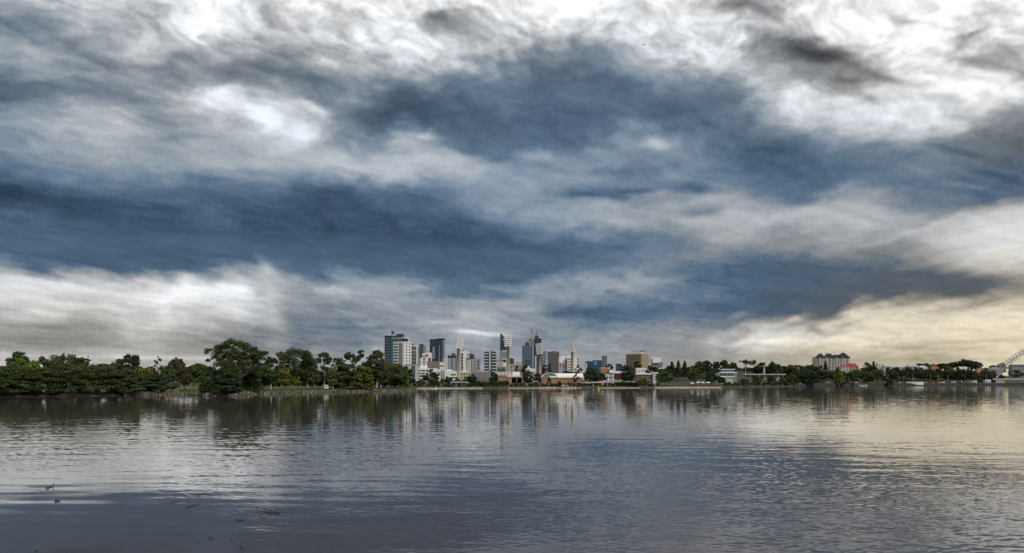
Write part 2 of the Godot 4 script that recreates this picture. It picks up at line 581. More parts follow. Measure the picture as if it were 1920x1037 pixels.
func make_land():
	var m := mat("turf and earth", Color(1, 1, 1), 0.95)
	m.vertex_color_use_as_albedo = true
	m.albedo_texture = noise_tex(0.02, Color(0.55, 0.55, 0.55), Color(1, 1, 1), 3)
	m.uv1_triplanar = true
	m.uv1_world_triplanar = true
	m.uv1_scale = Vector3(0.06, 0.06, 0.06)
	var cols := []
	for i in 181:
		cols.append(-900.0 + i * 20.0)
	var offs := [-8.0, 0.0, 3.0, 7.0, 11.0, 20.0, 45.0, 90.0, 140.0, 190.0, 250.0, 330.0, 500.0, 900.0, 1800.0, 4000.0, 12000.0]
	var green := Color(0.034, 0.048, 0.018)
	var dry := Color(0.058, 0.052, 0.032)
	structure("ground", sheet(cols, func(px): return offs.map(func(o): return table(SHORE, px) + o),
		func(px, x, d): return far_ground(x, d), func(px, x, d): return green.lerp(dry, 0.5 + 0.5 * n_patch.get_noise_2d(x / 60.0, d / 60.0))), m)
	cols = []
	var px := -900.0
	while px < 320.0:
		cols.append(px)
		px += 20.0
	while px < 786.0:
		cols.append(px)
		px += 4.0
	cols.append(786.0)
	var grass := Color(0.105, 0.165, 0.028)
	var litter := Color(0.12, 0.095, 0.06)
	var straw := Color(0.15, 0.155, 0.04)
	var ts := [-0.02, 0.0, 0.008, 0.016, 0.025, 0.04, 0.06, 0.1, 0.2, 0.4, 0.7, 0.9, 0.97, 1.0, 1.01]
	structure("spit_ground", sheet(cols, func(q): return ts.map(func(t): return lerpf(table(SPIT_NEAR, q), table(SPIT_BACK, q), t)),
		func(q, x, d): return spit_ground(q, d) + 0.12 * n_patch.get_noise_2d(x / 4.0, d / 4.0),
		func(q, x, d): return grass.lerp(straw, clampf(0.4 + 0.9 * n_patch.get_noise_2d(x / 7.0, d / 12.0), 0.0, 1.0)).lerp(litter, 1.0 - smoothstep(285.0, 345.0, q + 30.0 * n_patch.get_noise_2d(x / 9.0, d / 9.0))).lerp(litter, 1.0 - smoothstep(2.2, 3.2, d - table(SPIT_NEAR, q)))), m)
	# sand on the far shore
	var sand := mat("sand", Color(0.36, 0.29, 0.18), 0.95)
	for s in [[1228.0, 1352.0, 8.0], [1126.0, 1200.0, 4.0], [772.0, 905.0, 6.0], [953.0, 1090.0, 3.5]]:
		var bc := []
		for i in 26:
			bc.append(lerpf(s[0], s[1], i / 25.0))
		var wide: float = s[2]
		var sm := sheet(bc, func(q): return [-1.5, 0.6, 2.5, wide * (0.75 + 0.35 * n_patch.get_noise_2d(q / 9.0, 3.0))].map(func(o): return table(SHORE, q) + o),
			func(q, x, d): return maxf(far_ground(x, d) + 0.10, -0.2), func(q, x, d): return Color.WHITE)
		structure("beach", sm, sand)
	# broken stone along the water's edge of the spit
	var st := new_st()
	rng.seed = 77
	var tones := [Color(0.32, 0.28, 0.26), Color(0.16, 0.14, 0.14), Color(0.22, 0.17, 0.15), Color(0.46, 0.42, 0.38), Color(0.10, 0.09, 0.09), Color(0.2, 0.18, 0.2)]
	for i in 1900:
		var q := rng.randf_range(330.0, 785.0) if i > 260 else rng.randf_range(205.0, 340.0)
		var near := table(SPIT_NEAR, q)
		var d := near + rng.randf_range(0.2, 2.5)
		var x := (q - CX) * d / F
		var r := rng.randf_range(0.2, 0.5) * (0.7 if i <= 260 else 1.0)
		stone(st, Vector3(x, spit_ground(q, d) + r * 0.15, -d), r, tones[rng.randi() % tones.size()] * pow(rng.randf_range(0.25, 1.0), 1.6))
	var sm2 := mat("broken stone", Color.WHITE, 0.9)
	sm2.vertex_color_use_as_albedo = true
	st.generate_normals()
	var rocks := part(self, numbered("shore_rocks"), st.commit(), sm2)
	tag(rocks, "broken grey and brown rocks lining the grassy spit at the waterline", "rocks", "", "stuff")

func stone(st: SurfaceTool, at: Vector3, r: float, c: Color):
	var b := Basis.from_euler(Vector3(rng.randf() * 6.0, rng.randf() * 6.0, 0.0))
	var e := [Vector3.UP, Vector3.DOWN, Vector3.LEFT, Vector3.RIGHT, Vector3.FORWARD, Vector3.BACK]
	var p := []
	for k in e:
		var w: Vector3 = b * (k * r * rng.randf_range(0.75, 1.25))
		p.append(at + Vector3(w.x * 1.25, w.y * 0.8, w.z))
	st.set_smooth_group(-1)
	for f in [[0, 2, 4], [0, 4, 3], [0, 3, 5], [0, 5, 2], [1, 4, 2], [1, 3, 4], [1, 5, 3], [1, 2, 5]]:
		for k in [0, 2, 1]:
			st.set_color(c)
			st.add_vertex(p[f[k]])

# ---------------------------------------------------------------- trees
# leaf colours (linear)
const LEAF := {
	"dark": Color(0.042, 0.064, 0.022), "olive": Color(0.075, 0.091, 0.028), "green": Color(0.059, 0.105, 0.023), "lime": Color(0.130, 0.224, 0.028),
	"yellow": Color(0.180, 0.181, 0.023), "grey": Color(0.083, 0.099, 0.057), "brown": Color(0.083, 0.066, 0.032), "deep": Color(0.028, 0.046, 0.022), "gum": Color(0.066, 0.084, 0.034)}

func leaf_mat() -> StandardMaterial3D:
	var m := mat("leaves", Color.WHITE, 0.75, 0.0, 0.3)
	m.vertex_color_use_as_albedo = true
	m.backlight_enabled = true
	m.backlight = Color(0.25, 0.28, 0.1)
	return m

func bark_mat(pale: bool) -> StandardMaterial3D:
	return mat("pale bark", Color(0.30, 0.27, 0.23), 0.9) if pale else mat("dark bark", Color(0.075, 0.06, 0.045), 0.9)

# clumps: [centre, half extents]; leaves lie on and under the skin of each clump
func foliage(clumps: Array, per: int, size: float, tone: Color, second: Color) -> ArrayMesh:
	var v := PackedVector3Array()
	var n := PackedVector3Array()
	var c := PackedColorArray()
	for cl in clumps:
		var at: Vector3 = cl[0]
		var r: Vector3 = cl[1]
		var tint := tone.lerp(second, clampf(rng.randfn(0.3, 0.35), 0.0, 1.0)) * rng.randf_range(0.85, 1.15)
		var count := int(per * rng.randf_range(0.8, 1.2))
		var lobes := []
		for i in 4:
			lobes.append([at + Vector3(rng.randf_range(-0.62, 0.62), rng.randf_range(-0.5, 0.5), rng.randf_range(-0.62, 0.62)) * r, r * rng.randf_range(0.5, 0.8)])
		for i in count:
			var lobe: Array = lobes[i % 4]
			var z := rng.randf_range(-0.75, 1.0)
			var q := rng.randf() * TAU
			var flat := sqrt(maxf(0.0, 1.0 - z * z))
			var dir := Vector3(flat * cos(q), z, flat * sin(q))
			var deep := 1.0 - 0.5 * pow(rng.randf(), 2.2)
			var p: Vector3 = lobe[0] + dir * lobe[1] * deep * rng.randf_range(0.86, 1.14)
			var nn := (dir + Vector3(rng.randfn(0.0, 0.45), 0.3 + rng.randfn(0.0, 0.45), rng.randfn(0.0, 0.45))).normalized()
			var t := nn.cross(Vector3(rng.randf() - 0.5, rng.randf() - 0.5, rng.randf() - 0.5)).normalized()
			var b := nn.cross(t)
			var s1 := size * rng.randf_range(0.6, 1.25)
			var s2 := s1 * rng.randf_range(0.4, 0.75)
			var col := tint * rng.randf_range(0.7, 1.3)
			col.a = 1.0
			var p0 := p - t * s1
			var p2 := p + t * s1
			var p1 := p - b * s2
			var p3 := p + b * s2
			v.append(p0); v.append(p2); v.append(p1); v.append(p0); v.append(p3); v.append(p2)
			for k in 6:
				n.append(nn)
				c.append(col)
	return tri_mesh(v, n, c)

func crown_clumps(kind: String, h: float, rx: float) -> Array:
	var out := []
	match kind:
		"fig":      # a dome of overlapping shelves almost to the ground
			for k in 6:
				var y := lerpf(0.1, 0.86, k / 5.0)
				var ring := sqrt(maxf(0.05, 1.0 - pow((y - 0.28) / 0.72, 2.0)))
				var m := int(3 + 6 * ring)
				for i in m:
					var q := TAU * (i + rng.randf() * 0.7) / m
					var rr := rx * ring * rng.randf_range(0.62, 0.86)
					var s := rx * rng.randf_range(0.24, 0.40)
					out.append([Vector3(cos(q) * rr, h * (y + rng.randf_range(-0.075, 0.075)), sin(q) * rr), Vector3(s, h * rng.randf_range(0.065, 0.115), s)])
			out.append([Vector3(rx * rng.randf_range(-0.2, 0.2), h * 0.9, 0), Vector3(rx * 0.34, h * 0.1, rx * 0.34)])
			out.append([Vector3(0, h * 0.45, 0), Vector3(rx * 0.55, h * 0.36, rx * 0.55)])
		"round":
			for i in 20:
				var q := rng.randf() * TAU
				var z := rng.randf_range(-0.9, 1.0)
				var fl := sqrt(1.0 - z * z)
				var s := rng.randf_range(0.26, 0.4)
				out.append([Vector3(cos(q) * fl * rx * (1.0 - s), h * (0.56 + 0.44 * z * (1.0 - s)), sin(q) * fl * rx * (1.0 - s)), Vector3(rx * s, h * s * 0.36, rx * s)])
			out.append([Vector3(0, h * 0.55, 0), Vector3(rx * 0.6, h * 0.3, rx * 0.6)])
		"gum":      # tufts held apart at the ends of the limbs
			for i in 46:
				var q := rng.randf() * TAU
				var z := rng.randf_range(-0.9, 1.0)
				var fl := sqrt(1.0 - z * z) * rng.randf_range(0.55, 1.0)
				var s := rng.randf_range(0.18, 0.33)
				out.append([Vector3(cos(q) * fl * rx * (1.0 - s), h * (0.57 + 0.41 * z * (1.0 - 0.5 * s)), sin(q) * fl * rx * (1.0 - s)), Vector3(rx * s, minf(rx * s * 0.85, h * 0.11), rx * s)])
		"sparse":
			for i in 22:
				var q := rng.randf() * TAU
				var z := rng.randf_range(-0.8, 1.0)
				var fl := sqrt(1.0 - z * z) * rng.randf_range(0.3, 1.0)
				var s := rng.randf_range(0.14, 0.28)
				out.append([Vector3(cos(q) * fl * rx * (1.0 - s), h * (0.60 + 0.38 * z), sin(q) * fl * rx * (1.0 - s)), Vector3(rx * s, minf(rx * s * 0.8, h * 0.09), rx * s)])
		"flat":     # an umbrella of tufts at the very top
			for i in 12:
				var q := rng.randf() * TAU
				var rr := rx * sqrt(rng.randf()) * 0.86
				var s := rng.randf_range(0.2, 0.32)
				out.append([Vector3(cos(q) * rr, h * (0.95 - 0.22 * rng.randf() - 0.1 * rr / rx), sin(q) * rr), Vector3(rx * s, minf(rx * s * 0.7, h * 0.07), rx * s)])
		"pine":
			for k in 10:
				var y := lerpf(0.2, 0.96, k / 9.0)
				var rr := rx * (1.05 - y) * 1.15
				for i in 5:
					var q := TAU * (i + rng.randf()) / 5.0
					out.append([Vector3(cos(q) * rr * 0.55, h * y, sin(q) * rr * 0.55), Vector3(rr * 0.5 + 0.1, h * 0.035, rr * 0.5 + 0.1)])
		"tall":     # narrow upright crown
			for k in 9:
				var y := lerpf(0.22, 0.93, k / 8.0)
				var rr := rx * sin(PI * clampf(y * 0.92 + 0.06, 0.0, 1.0))
				for i in 3:
					var q := TAU * (i + rng.randf()) / 3.0
					out.append([Vector3(cos(q) * rr * 0.45, h * y, sin(q) * rr * 0.45), Vector3(rr * 0.55, h * 0.085, rr * 0.55)])
		"bush":
			for i in 11:
				var q := rng.randf() * TAU
				var z := rng.randf_range(0.0, 1.0)
				var fl := sqrt(1.0 - z * z)
				var s := rng.randf_range(0.3, 0.42)
				out.append([Vector3(cos(q) * fl * rx * (1.0 - s), h * (0.3 + 0.6 * z * (1.0 - s)), sin(q) * fl * rx * (1.0 - s)), Vector3(rx * s, h * s * 0.75, rx * s)])
	return out

func trunk_mesh(kind: String, h: float, rx: float, clumps: Array, lean: float) -> ArrayMesh:
	var st := new_st()
	var top: float = {"fig": 0.6, "round": 0.5, "gum": 0.45, "sparse": 0.45, "flat": 0.6, "pine": 0.97, "tall": 0.9, "bush": 0.4}[kind]
	var r := clampf(h * 0.022, 0.1, 0.5)
	if kind == "bush":
		r = h * 0.03
	var fork := Vector3(lean * h * 0.3, h * top, 0.0)
	tube(st, [Vector3(0, -0.4, 0), Vector3(lean * h * 0.06, h * top * 0.4, 0), fork], [r * 1.25, r, r * (0.3 if kind in ["pine", "tall"] else 0.75)])
	if not kind in ["pine", "tall"]:
		var step := maxi(1, clumps.size() / 9)
		for i in range(0, clumps.size(), step):
			var e: Vector3 = clumps[i][0]
			var mid := fork.lerp(e, 0.5) + Vector3(0, -h * 0.04, 0)
			tube(st, [fork * 0.93, mid, e], [r * 0.6, r * 0.38, r * 0.12], 5)
	return done(st, true)

# a tree whose top shows at ytop and whose crown is half pixels wide to each side
func tree(px: float, ytop: float, half: float, d: float, kind: String, tone: String, label: String, group: String, second := "", lean := 0.0, called := "") -> Node3D:
	var x := (px - CX) * d / F
	var g := ground_at(x, d)
	if g < 0.0:
		g = 0.0
	var h := EYE + (HY - ytop) * d / F - g
	var rx := half * d / F
	if not called:
		called = {"fig": "fig_tree", "round": "round_tree", "gum": "gum_tree", "sparse": "gum_tree", "flat": "gum_tree", "pine": "pine_tree", "tall": "upright_tree", "bush": "bush"}[kind]
	var t := thing(called, label, "bush" if kind == "bush" else "tree", Vector3(x, g, -d), 0.0, group)
	var clumps := crown_clumps(kind, h, rx)
	var pale := kind in ["gum", "sparse", "flat"]
	part(t, "trunk", trunk_mesh(kind, h, rx, clumps, lean), bark_mat(pale))
	var near := d < 430.0
	var size := clampf(d * 0.00115, 0.26, 1.1)
	if kind in ["sparse", "gum"]:
		size *= 0.85
	# enough leaves that each clump is nearly closed
	var area := 0.0
	for cl in clumps:
		area += cl[1].x * (cl[1].x + 2.0 * cl[1].y) * 3.0
	var per := int(clampf((1.9 if near else 1.5) * area / (size * size) / clumps.size(), 14.0, 260.0 if near else 70.0))
	part(t, "crown", foliage(clumps, per, size, LEAF[tone], LEAF[second if second else tone]), leaf_mat())
	return t

func make_spit_trees():
	rng.seed = 4
	var g1 := "dark spreading trees along the near water's edge"
	for a in [[-28, 688, 48, "broad dark shelved waterside tree below the dark loose crowned tree"], [22, 684, 42, "broad dark shelved waterside tree below the larger lime green tree"],
		[75, 689, 40, "broad dark shelved waterside tree below the smaller lime green tree"], [132, 681, 46, "tallest of the dark shelved waterside trees, below the tall olive crown"],
		[186, 684, 40, "broad dark shelved waterside tree between the tallest one and the broad gappy crown"], [232, 692, 34, "smallest of the dark shelved waterside trees, below the mid green tree"]]:
		tree(a[0], a[1], a[2], table(SPIT_NEAR, a[0]) + rng.randf_range(2.5, 4.5), "fig", "dark", a[3], g1, "olive")
	var g2 := "trees behind the dark row on the wooded near shore"
	tree(-45, 668, 34, 300, "round", "dark", "dark tree rising behind the shelved trees beside the lime green ones", g2, "olive")
	tree(34, 657, 24, 305, "gum", "dark", "dark loose crowned tree standing just behind two lime green trees", g2, "olive")
	tree(40, 669, 24, 288, "round", "lime", "larger lime green tree behind the dark shelved trees", g2, "green")
	tree(68, 672, 14, 284, "round", "lime", "smaller lime green tree behind the dark shelved trees", g2, "green")
	tree(88, 665, 26, 310, "round", "dark", "dark tree between the lime green trees and the tall olive crown", g2, "brown")
	tree(124, 656, 29, 300, "round", "olive", "tall olive green rounded tree above the dark shelved trees", g2, "green")
	tree(150, 668, 20, 315, "gum", "dark", "dark loose tree beside the tall olive rounded tree", g2, "olive")
	tree(164, 663, 8, 300, "sparse", "dark", "single thin dark tuft rising above the wooded near shore trees", g2)
	tree(205, 676, 26, 320, "round", "dark", "dark tree behind the shelved row beside the broad gappy crown", g2, "olive")
	tree(243, 663, 27, 300, "gum", "deep", "broad dark crown with gaps beside the thin brownish gum", g2, "dark")
	tree(236, 683, 17, 272, "round", "green", "mid green tree in front of the broad dark gappy crown", g2, "olive")
	tree(272, 686, 18, 300, "round", "yellow", "yellow green tree low behind the round shore tree", g2, "olive")
	tree(296, 668, 12, 290, "sparse", "brown", "thin brownish gum with open crown against the sky", g2, "olive", 0.1)
	tree(318, 681, 13, 285, "tall", "grey", "pale grey green upright tree beside the dark reddish tree", g2, "green")
	tree(333, 672, 22, 320, "gum", "brown", "dark brown loose tree behind the pale upright tree", g2, "dark")
	tree(304, 690, 16, 310, "round", "olive", "olive tree between the thin gum and the pale upright tree", g2, "green")
	tree(345, 688, 14, 280, "round", "brown", "dark reddish brown rounded tree by the open lawn", g2, "dark")
	tree(372, 678, 20, 300, "round", "green", "mid green tree just beside the giant spreading tree", g2, "olive")
	tree(284, 703, 26, 266, "fig", "deep", "low round dark tree standing at the water beside the lawn", "", "dark")
	tree(322, 714, 15, 268, "bush", "grey", "grey green mound of scrub at the rocky edge of the lawn", "", "brown")
	# the giant tree and what stands under it
	big_tree()
	tree(390, 705, 16, 249, "fig", "dark", "smaller dark waterside tree beside the wide one under the giant tree", "", "olive")
	tree(426, 698, 28, 244, "fig", "deep", "wide dark tree overhanging the water below the giant tree", "", "dark")
	tree(470, 696, 21, 282, "fig", "dark", "layered dark tree standing on the grass beside the giant tree", "", "olive")
	tree(418, 688, 22, 285, "round", "deep", "dark round tree half hidden behind the waterside trees", "", "dark")
	var g3 := "trees on the grassy spit"
	tree(508, 667, 22, 310, "gum", "dark", "dark crowned gum beside the giant tree", g3, "green")
	tree(500, 682, 21, 300, "round", "green", "bright green tree tucked beside the giant tree", g3, "dark")
	tree(512, 694, 18, 325, "round", "grey", "grey green low tree on the spit behind the yellow green tree", g3, "dark")
	tree(535, 688, 14, 336, "tall", "yellow", "upright yellow green young tree on the grassy spit", g3, "olive")
	tree(556, 704, 11, 342, "round", "olive", "small ball shaped olive tree beside the yellow green one", g3, "yellow")
	tree(556, 650, 39, 352, "gum", "dark", "great gum with pale forked limbs above the ball shaped tree", g3, "olive")
	tree(528, 660, 18, 365, "sparse", "grey", "thin grey gum behind the great pale limbed gum", g3)
	tree(578, 662, 24, 356, "gum", "gum", "gum with leaning pale trunk beside the great gum", g3, "olive", -0.5)
	tree(587, 697, 13, 342, "round", "gum", "small grey green tree at the foot of the leaning gum", g3, "olive")
	tree(608, 661, 24, 362, "sparse", "gum", "open grey green gum with sky between its tufts", g3, "olive")
	tree(632, 668, 17, 365, "sparse", "gum", "thin gum between the open grey gum and the dome shaped tree", g3, "olive")
	tree(624, 690, 15, 352, "gum", "grey", "grey gum behind the parked white van", g3, "yellow")
	tree(642, 666, 8, 372, "flat", "deep", "small dark tuft on a bare stem beside the umbrella gum", g3)
	tree(664, 652, 22, 380, "flat", "deep", "tall umbrella shaped dark gum above the dome shaped trees", g3, "olive")
	tree(649, 683, 28, 362, "fig", "olive", "broad dome shaped olive tree on the spit", g3, "dark")
	tree(680, 685, 20, 368, "fig", "olive", "second narrower dome shaped olive tree on the spit", g3, "yellow")
	tree(690, 672, 21, 392, "round", "olive", "olive tree behind the two dome shaped trees", g3, "dark")
	tree(706, 654, 22, 388, "gum", "gum", "tall gum with white leaning trunk before the teal tower", g3, "olive", 0.35)
	tree(734, 673, 31, 398, "round", "olive", "large brown green tree standing before the white apartment tower", g3, "brown")
	tree(714, 684, 21, 392, "gum", "gum", "grey gum in front of the tall white trunked one", g3, "olive")
	tree(752, 684, 15, 408, "round", "green", "green rounded tree at the end of the wooded spit", g3, "dark")
	tree(762, 692, 7, 412, "tall", "lime", "slim bright green tree, at the very tip of the spit", g3, "olive")
	var g4 := "dark trees deep in the wood on the spit"
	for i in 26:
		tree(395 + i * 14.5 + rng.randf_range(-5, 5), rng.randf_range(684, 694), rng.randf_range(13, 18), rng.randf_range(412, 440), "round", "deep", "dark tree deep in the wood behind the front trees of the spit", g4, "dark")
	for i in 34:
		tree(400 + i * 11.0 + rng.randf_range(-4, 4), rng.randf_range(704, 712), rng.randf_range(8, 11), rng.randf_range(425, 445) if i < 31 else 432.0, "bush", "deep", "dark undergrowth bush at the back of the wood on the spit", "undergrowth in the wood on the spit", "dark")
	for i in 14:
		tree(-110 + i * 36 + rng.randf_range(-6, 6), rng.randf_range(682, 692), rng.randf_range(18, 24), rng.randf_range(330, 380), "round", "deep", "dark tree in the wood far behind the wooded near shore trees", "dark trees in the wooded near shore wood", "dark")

func big_tree():
	# tufts read off the picture: x, y in photo pixels about the stem, radius
	var d := 272.0
	var px := 446.0
	var k := d / F
	var x := (px - CX) * k
	var g := ground_at(x, d)
	var t := thing("giant_tree", "giant spreading tree with many rounded tufts and sky gaps, tallest on the wooded near shore", "tree", Vector3(x, g, -d))
	var list := [[-46, 660, 7], [-35, 652, 9], [-24, 649, 8], [-16, 651, 8], [-2, 645, 10], [-10, 644, 6], [8, 649, 10], [16, 647, 7], [24, 655, 9], [32, 657, 8], [40, 662, 8], [48, 662, 7],
		[-30, 663, 11], [-18, 662, 10], [-6, 660, 8], [6, 664, 7], [-38, 672, 8], [-26, 674, 10], [-12, 672, 10], [0, 673, 8], [12, 670, 9], [22, 668, 9], [32, 670, 9], [42, 672, 8], [-46, 676, 4],
		[-32, 684, 9], [-18, 684, 10], [-4, 685, 11], [10, 682, 10], [24, 681, 10], [36, 682, 9], [-24, 694, 10], [-8, 696, 11], [10, 695, 11], [26, 693, 10], [40, 692, 8]]
	var clumps := []
	for a in list:
		for s in [-1.0, 1.0]:
			var r: float = a[2] * k * rng.randf_range(0.85, 1.0)
			clumps.append([Vector3(a[0] * k * (1.0 if s > 0 else 0.9), EYE + (HY - a[1]) * k - g, s * rng.randf_range(0.6, 5.0)), Vector3(r * 1.2, r * 0.95, r * 1.2)])
	var st := new_st()
	tube(st, [Vector3(0, -0.4, 0), Vector3(0.2, 2.0, 0), Vector3(0, 4.6, 0)], [0.75, 0.6, 0.5])
	for i in range(0, clumps.size(), 4):
		var e: Vector3 = clumps[i][0]
		tube(st, [Vector3(0, 4.2, 0), Vector3(e.x * 0.5, 4.2 + (e.y - 4.2) * 0.4, e.z * 0.5), e], [0.36, 0.24, 0.07], 5)
	part(t, "trunk", done(st, true), bark_mat(true))
	part(t, "crown", foliage(clumps, 250, 0.28, LEAF.dark, LEAF.olive), leaf_mat())

# ---------------------------------------------------------------- things on the spit
func wheel(parent: Node, at: Vector3, r: float, w: float):
	var t := part(parent, "wheel", disc(14), mat("tyre", Color(0.02, 0.02, 0.02), 0.9), at, Vector3(2.0 * r, w, 2.0 * r), Vector3(0, 0, PI / 2))
	var rim := part(t, "rim", disc(14), mat("rim", Color(0.45, 0.45, 0.46), 0.35, 0.8), Vector3.ZERO, Vector3(0.58, 1.06, 0.58))
	rim.name = "rim"

# a car seen as a real body: nose along -z
func car(px: float, d: float, turn: float, paint: Material, label: String, group: String, van := false, lift := 0.0) -> Node3D:
	var x := (px - CX) * d / F
	var t := thing("parked_van" if van else "parked_car", label, "van" if van else "car", Vector3(x, ground_at(x, d) + lift, -d), turn, group)
	var glass := mat("car glass", Color(0.02, 0.025, 0.03), 0.08)
	var key := "van body" if van else "car body"
	if not shapes.has(key):
		var side: Array = [Vector2(-2.3, 0.35), Vector2(2.35, 0.35), Vector2(2.4, 0.9), Vector2(2.32, 1.95), Vector2(2.1, 2.05), Vector2(-1.0, 2.05), Vector2(-1.75, 1.25), Vector2(-2.3, 1.05)] if van \
			else [Vector2(-2.1, 0.3), Vector2(2.1, 0.3), Vector2(2.15, 0.8), Vector2(1.95, 0.95), Vector2(1.3, 1.42), Vector2(-0.2, 1.45), Vector2(-1.0, 0.95), Vector2(-2.0, 0.8), Vector2(-2.15, 0.6)]
		shapes[key] = prism(side, 1.75)
	var b := part(t, "body", shapes[key], paint, Vector3.ZERO, Vector3.ONE, Vector3(0, -PI / 2, 0))
	b.name = "body"
	var top := 1.62 if van else 1.18
	for s in [-1.0, 1.0]:
		part(t, "window", box(), glass, Vector3(s * 0.87, top, 0.2 if not van else -0.55), Vector3(0.03, 0.34 if not van else 0.5, 1.6 if not van else 0.9))
		part(t, "headlight", box(), mat("headlight", Color(0.7, 0.7, 0.68), 0.15), Vector3(s * 0.62, 0.72, -2.16 if not van else -2.31), Vector3(0.34, 0.16, 0.06))
		part(t, "tail_light", box(), mat("tail light", Color(0.35, 0.01, 0.01), 0.2), Vector3(s * 0.72, 0.8, 2.15 if not van else 2.4), Vector3(0.16, 0.22, 0.05))
		for z in [-1.35, 1.35]:
			wheel(t, Vector3(s * 0.8, 0.32, z), 0.32, 0.2)
	part(t, "windscreen", box(), glass, Vector3(0, 1.2 if not van else 1.65, -0.62 if not van else -1.36), Vector3(1.4, 0.03, 0.75 if not van else 0.95), Vector3(0.56 if not van else 0.82, 0, 0))
	if van:
		part(t, "rear_window", box(), glass, Vector3(0, 1.55, 2.37), Vector3(1.15, 0.42, 0.04))
	return t

func paints(name_: String) -> Material:
	return mat("paint " + name_, {"white": Color(0.78, 0.78, 0.76), "silver": Color(0.42, 0.43, 0.45), "dark": Color(0.03, 0.03, 0.035), "cream": Color(0.62, 0.55, 0.36), "red": Color(0.4, 0.03, 0.02), "blue": Color(0.04, 0.1, 0.3)}[name_], 0.25)

func make_spit_things():
	rng.seed = 6
	car(612.5, 350.0, 0.12, paints("white"), "white van parked on the grass among the gums, seen from behind", "", true)
	var g := "cars parked under the trees on the spit"
	car(688, 398, 1.2, paints("cream"), "cream coloured car parked behind the dome shaped trees", g)
	car(710, 402, 1.3, paints("silver"), "silver car parked under the tall white trunked gum", g)
	car(730, 408, 1.55, paints("white"), "white car parked broadside beneath the large brown green tree", g)
	car(665, 396, 1.0, paints("silver"), "silver car half hidden behind the broad dome shaped tree", g)
	for a in [[531.5, 337.0], [563, 338.0]]:
		var x: float = (a[0] - CX) * a[1] / F
		var t := thing("marker_post", "short grey wooden post standing in the grass near the rocky edge", "post", Vector3(x, ground_at(x, a[1]), -a[1]), 0.0, "posts on the spit")
		part(t, "shaft", disc(8), mat("grey timber", Color(0.3, 0.31, 0.33), 0.9), Vector3(0, 0.65, 0), Vector3(0.22, 1.5, 0.22))
		part(t, "cap", disc(8), mat("pale cap", Color(0.55, 0.55, 0.55), 0.7), Vector3(0, 1.44, 0), Vector3(0.27, 0.09, 0.27))
	# long grass along the top of the bank
	var v := PackedVector3Array()
	var n := PackedVector3Array()
	var c := PackedColorArray()
	for i in 16000:
		var q := rng.randf_range(335.0, 784.0)
		var near := table(SPIT_NEAR, q)
		var d := near + 3.2 + pow(rng.randf(), 1.6) * 26.0
		var x := (q - CX) * d / F
		var p := Vector3(x, spit_ground(q, d) - 0.05, -d)
		var turn := rng.randf() * TAU
		var w := Vector3(cos(turn), 0, sin(turn)) * rng.randf_range(0.10, 0.26)
		var tip := p + Vector3(rng.randfn(0, 0.12), rng.randf_range(0.15, 0.5), rng.randfn(0, 0.12))
		v.append_array([p - w, tip, p + w])
		var col := Color(0.10, 0.165, 0.026).lerp(Color(0.2, 0.2, 0.055), rng.randf() * rng.randf())
		for k in 3:
			n.append(Vector3(0, 0.8, 0.6))
			c.append(col)
	var grass := part(self, numbered("long_grass"), tri_mesh(v, n, c), leaf_mat())
	tag(grass, "long green grass growing along the top of the rocky bank", "grass", "", "stuff")

# ---------------------------------------------------------------- buildings
# A block whose outline shows from xl to xr and up to ytop at distance d. front is the share of that width that its front face takes when it stands turned.
func block(called: String, label: String, xl: float, xr: float, ytop: float, d: float, deep: float, m: Material, turn := 0.0, front := 1.0, group := "", cat := "building") -> Dictionary:
	var wide := (xr - xl) * d / F
	var q := deg_to_rad(turn)
	var w := wide
	var dp := deep
	if turn != 0.0:
		w = wide * front / cos(q)
		dp = wide * (1.0 - front) / absf(sin(q))
	var x := ((xl + xr) / 2.0 - CX) * d / F
	var g := far_ground(x, d)
	var h := EYE + (HY - ytop) * d / F - g
	var t := thing(called, label, cat, Vector3(x, g, -d - dp * 0.5 * cos(q)), q, group)
	part(t, "wall", box(), m, Vector3(0, h / 2.0 - 1.0, 0), Vector3(w, h + 2.0, dp))
	return {"t": t, "w": w, "h": h, "dp": dp, "d": d, "g": g}

func up(b: Dictionary, py: float) -> float:      # height above the block's base of what shows at photo row py
	return EYE + (HY - py) * b.d / F - b.g

# rows of equal pieces on one face: u runs 0..1 from left to right as seen, heights in metres
func pieces(b: Dictionary, face: String, called: String, m: Material, nx: int, ny: int, u0: float, u1: float, y0: float, y1: float, fu: float, fv: float, proud := 0.12, parent: Node = null):
	var wide: float = b.w if face == "front" else b.dp
	var cw := (u1 - u0) * wide / nx
	var ch := (y1 - y0) / ny
	for j in ny:
		for i in nx:
			var s := (u0 - 0.5) * wide + cw * (i + 0.5)
			var y := y0 + ch * (j + 0.5)
			var at: Vector3
			var size: Vector3
			if face == "front":
				at = Vector3(s, y, b.dp / 2.0 + proud - 0.2)
				size = Vector3(cw * fu, ch * fv, 0.4)
			elif face == "right":
				at = Vector3(b.w / 2.0 + proud - 0.2, y, -s)
				size = Vector3(0.4, ch * fv, cw * fu)
			else:
				at = Vector3(-b.w / 2.0 - proud + 0.2, y, s)
				size = Vector3(0.4, ch * fv, cw * fu)
			part(parent if parent else b.t, called, box(), m, at, size)

func roof_box(b: Dictionary, called: String, m: Material, u: float, wide: float, y0: float, y1: float, z := 0.0, deep := 0.6):
	part(b.t, called, box(), m, Vector3((u - 0.5) * b.w, (y0 + y1) / 2.0, z * b.dp), Vector3(wide * b.w, y1 - y0, deep * b.dp))

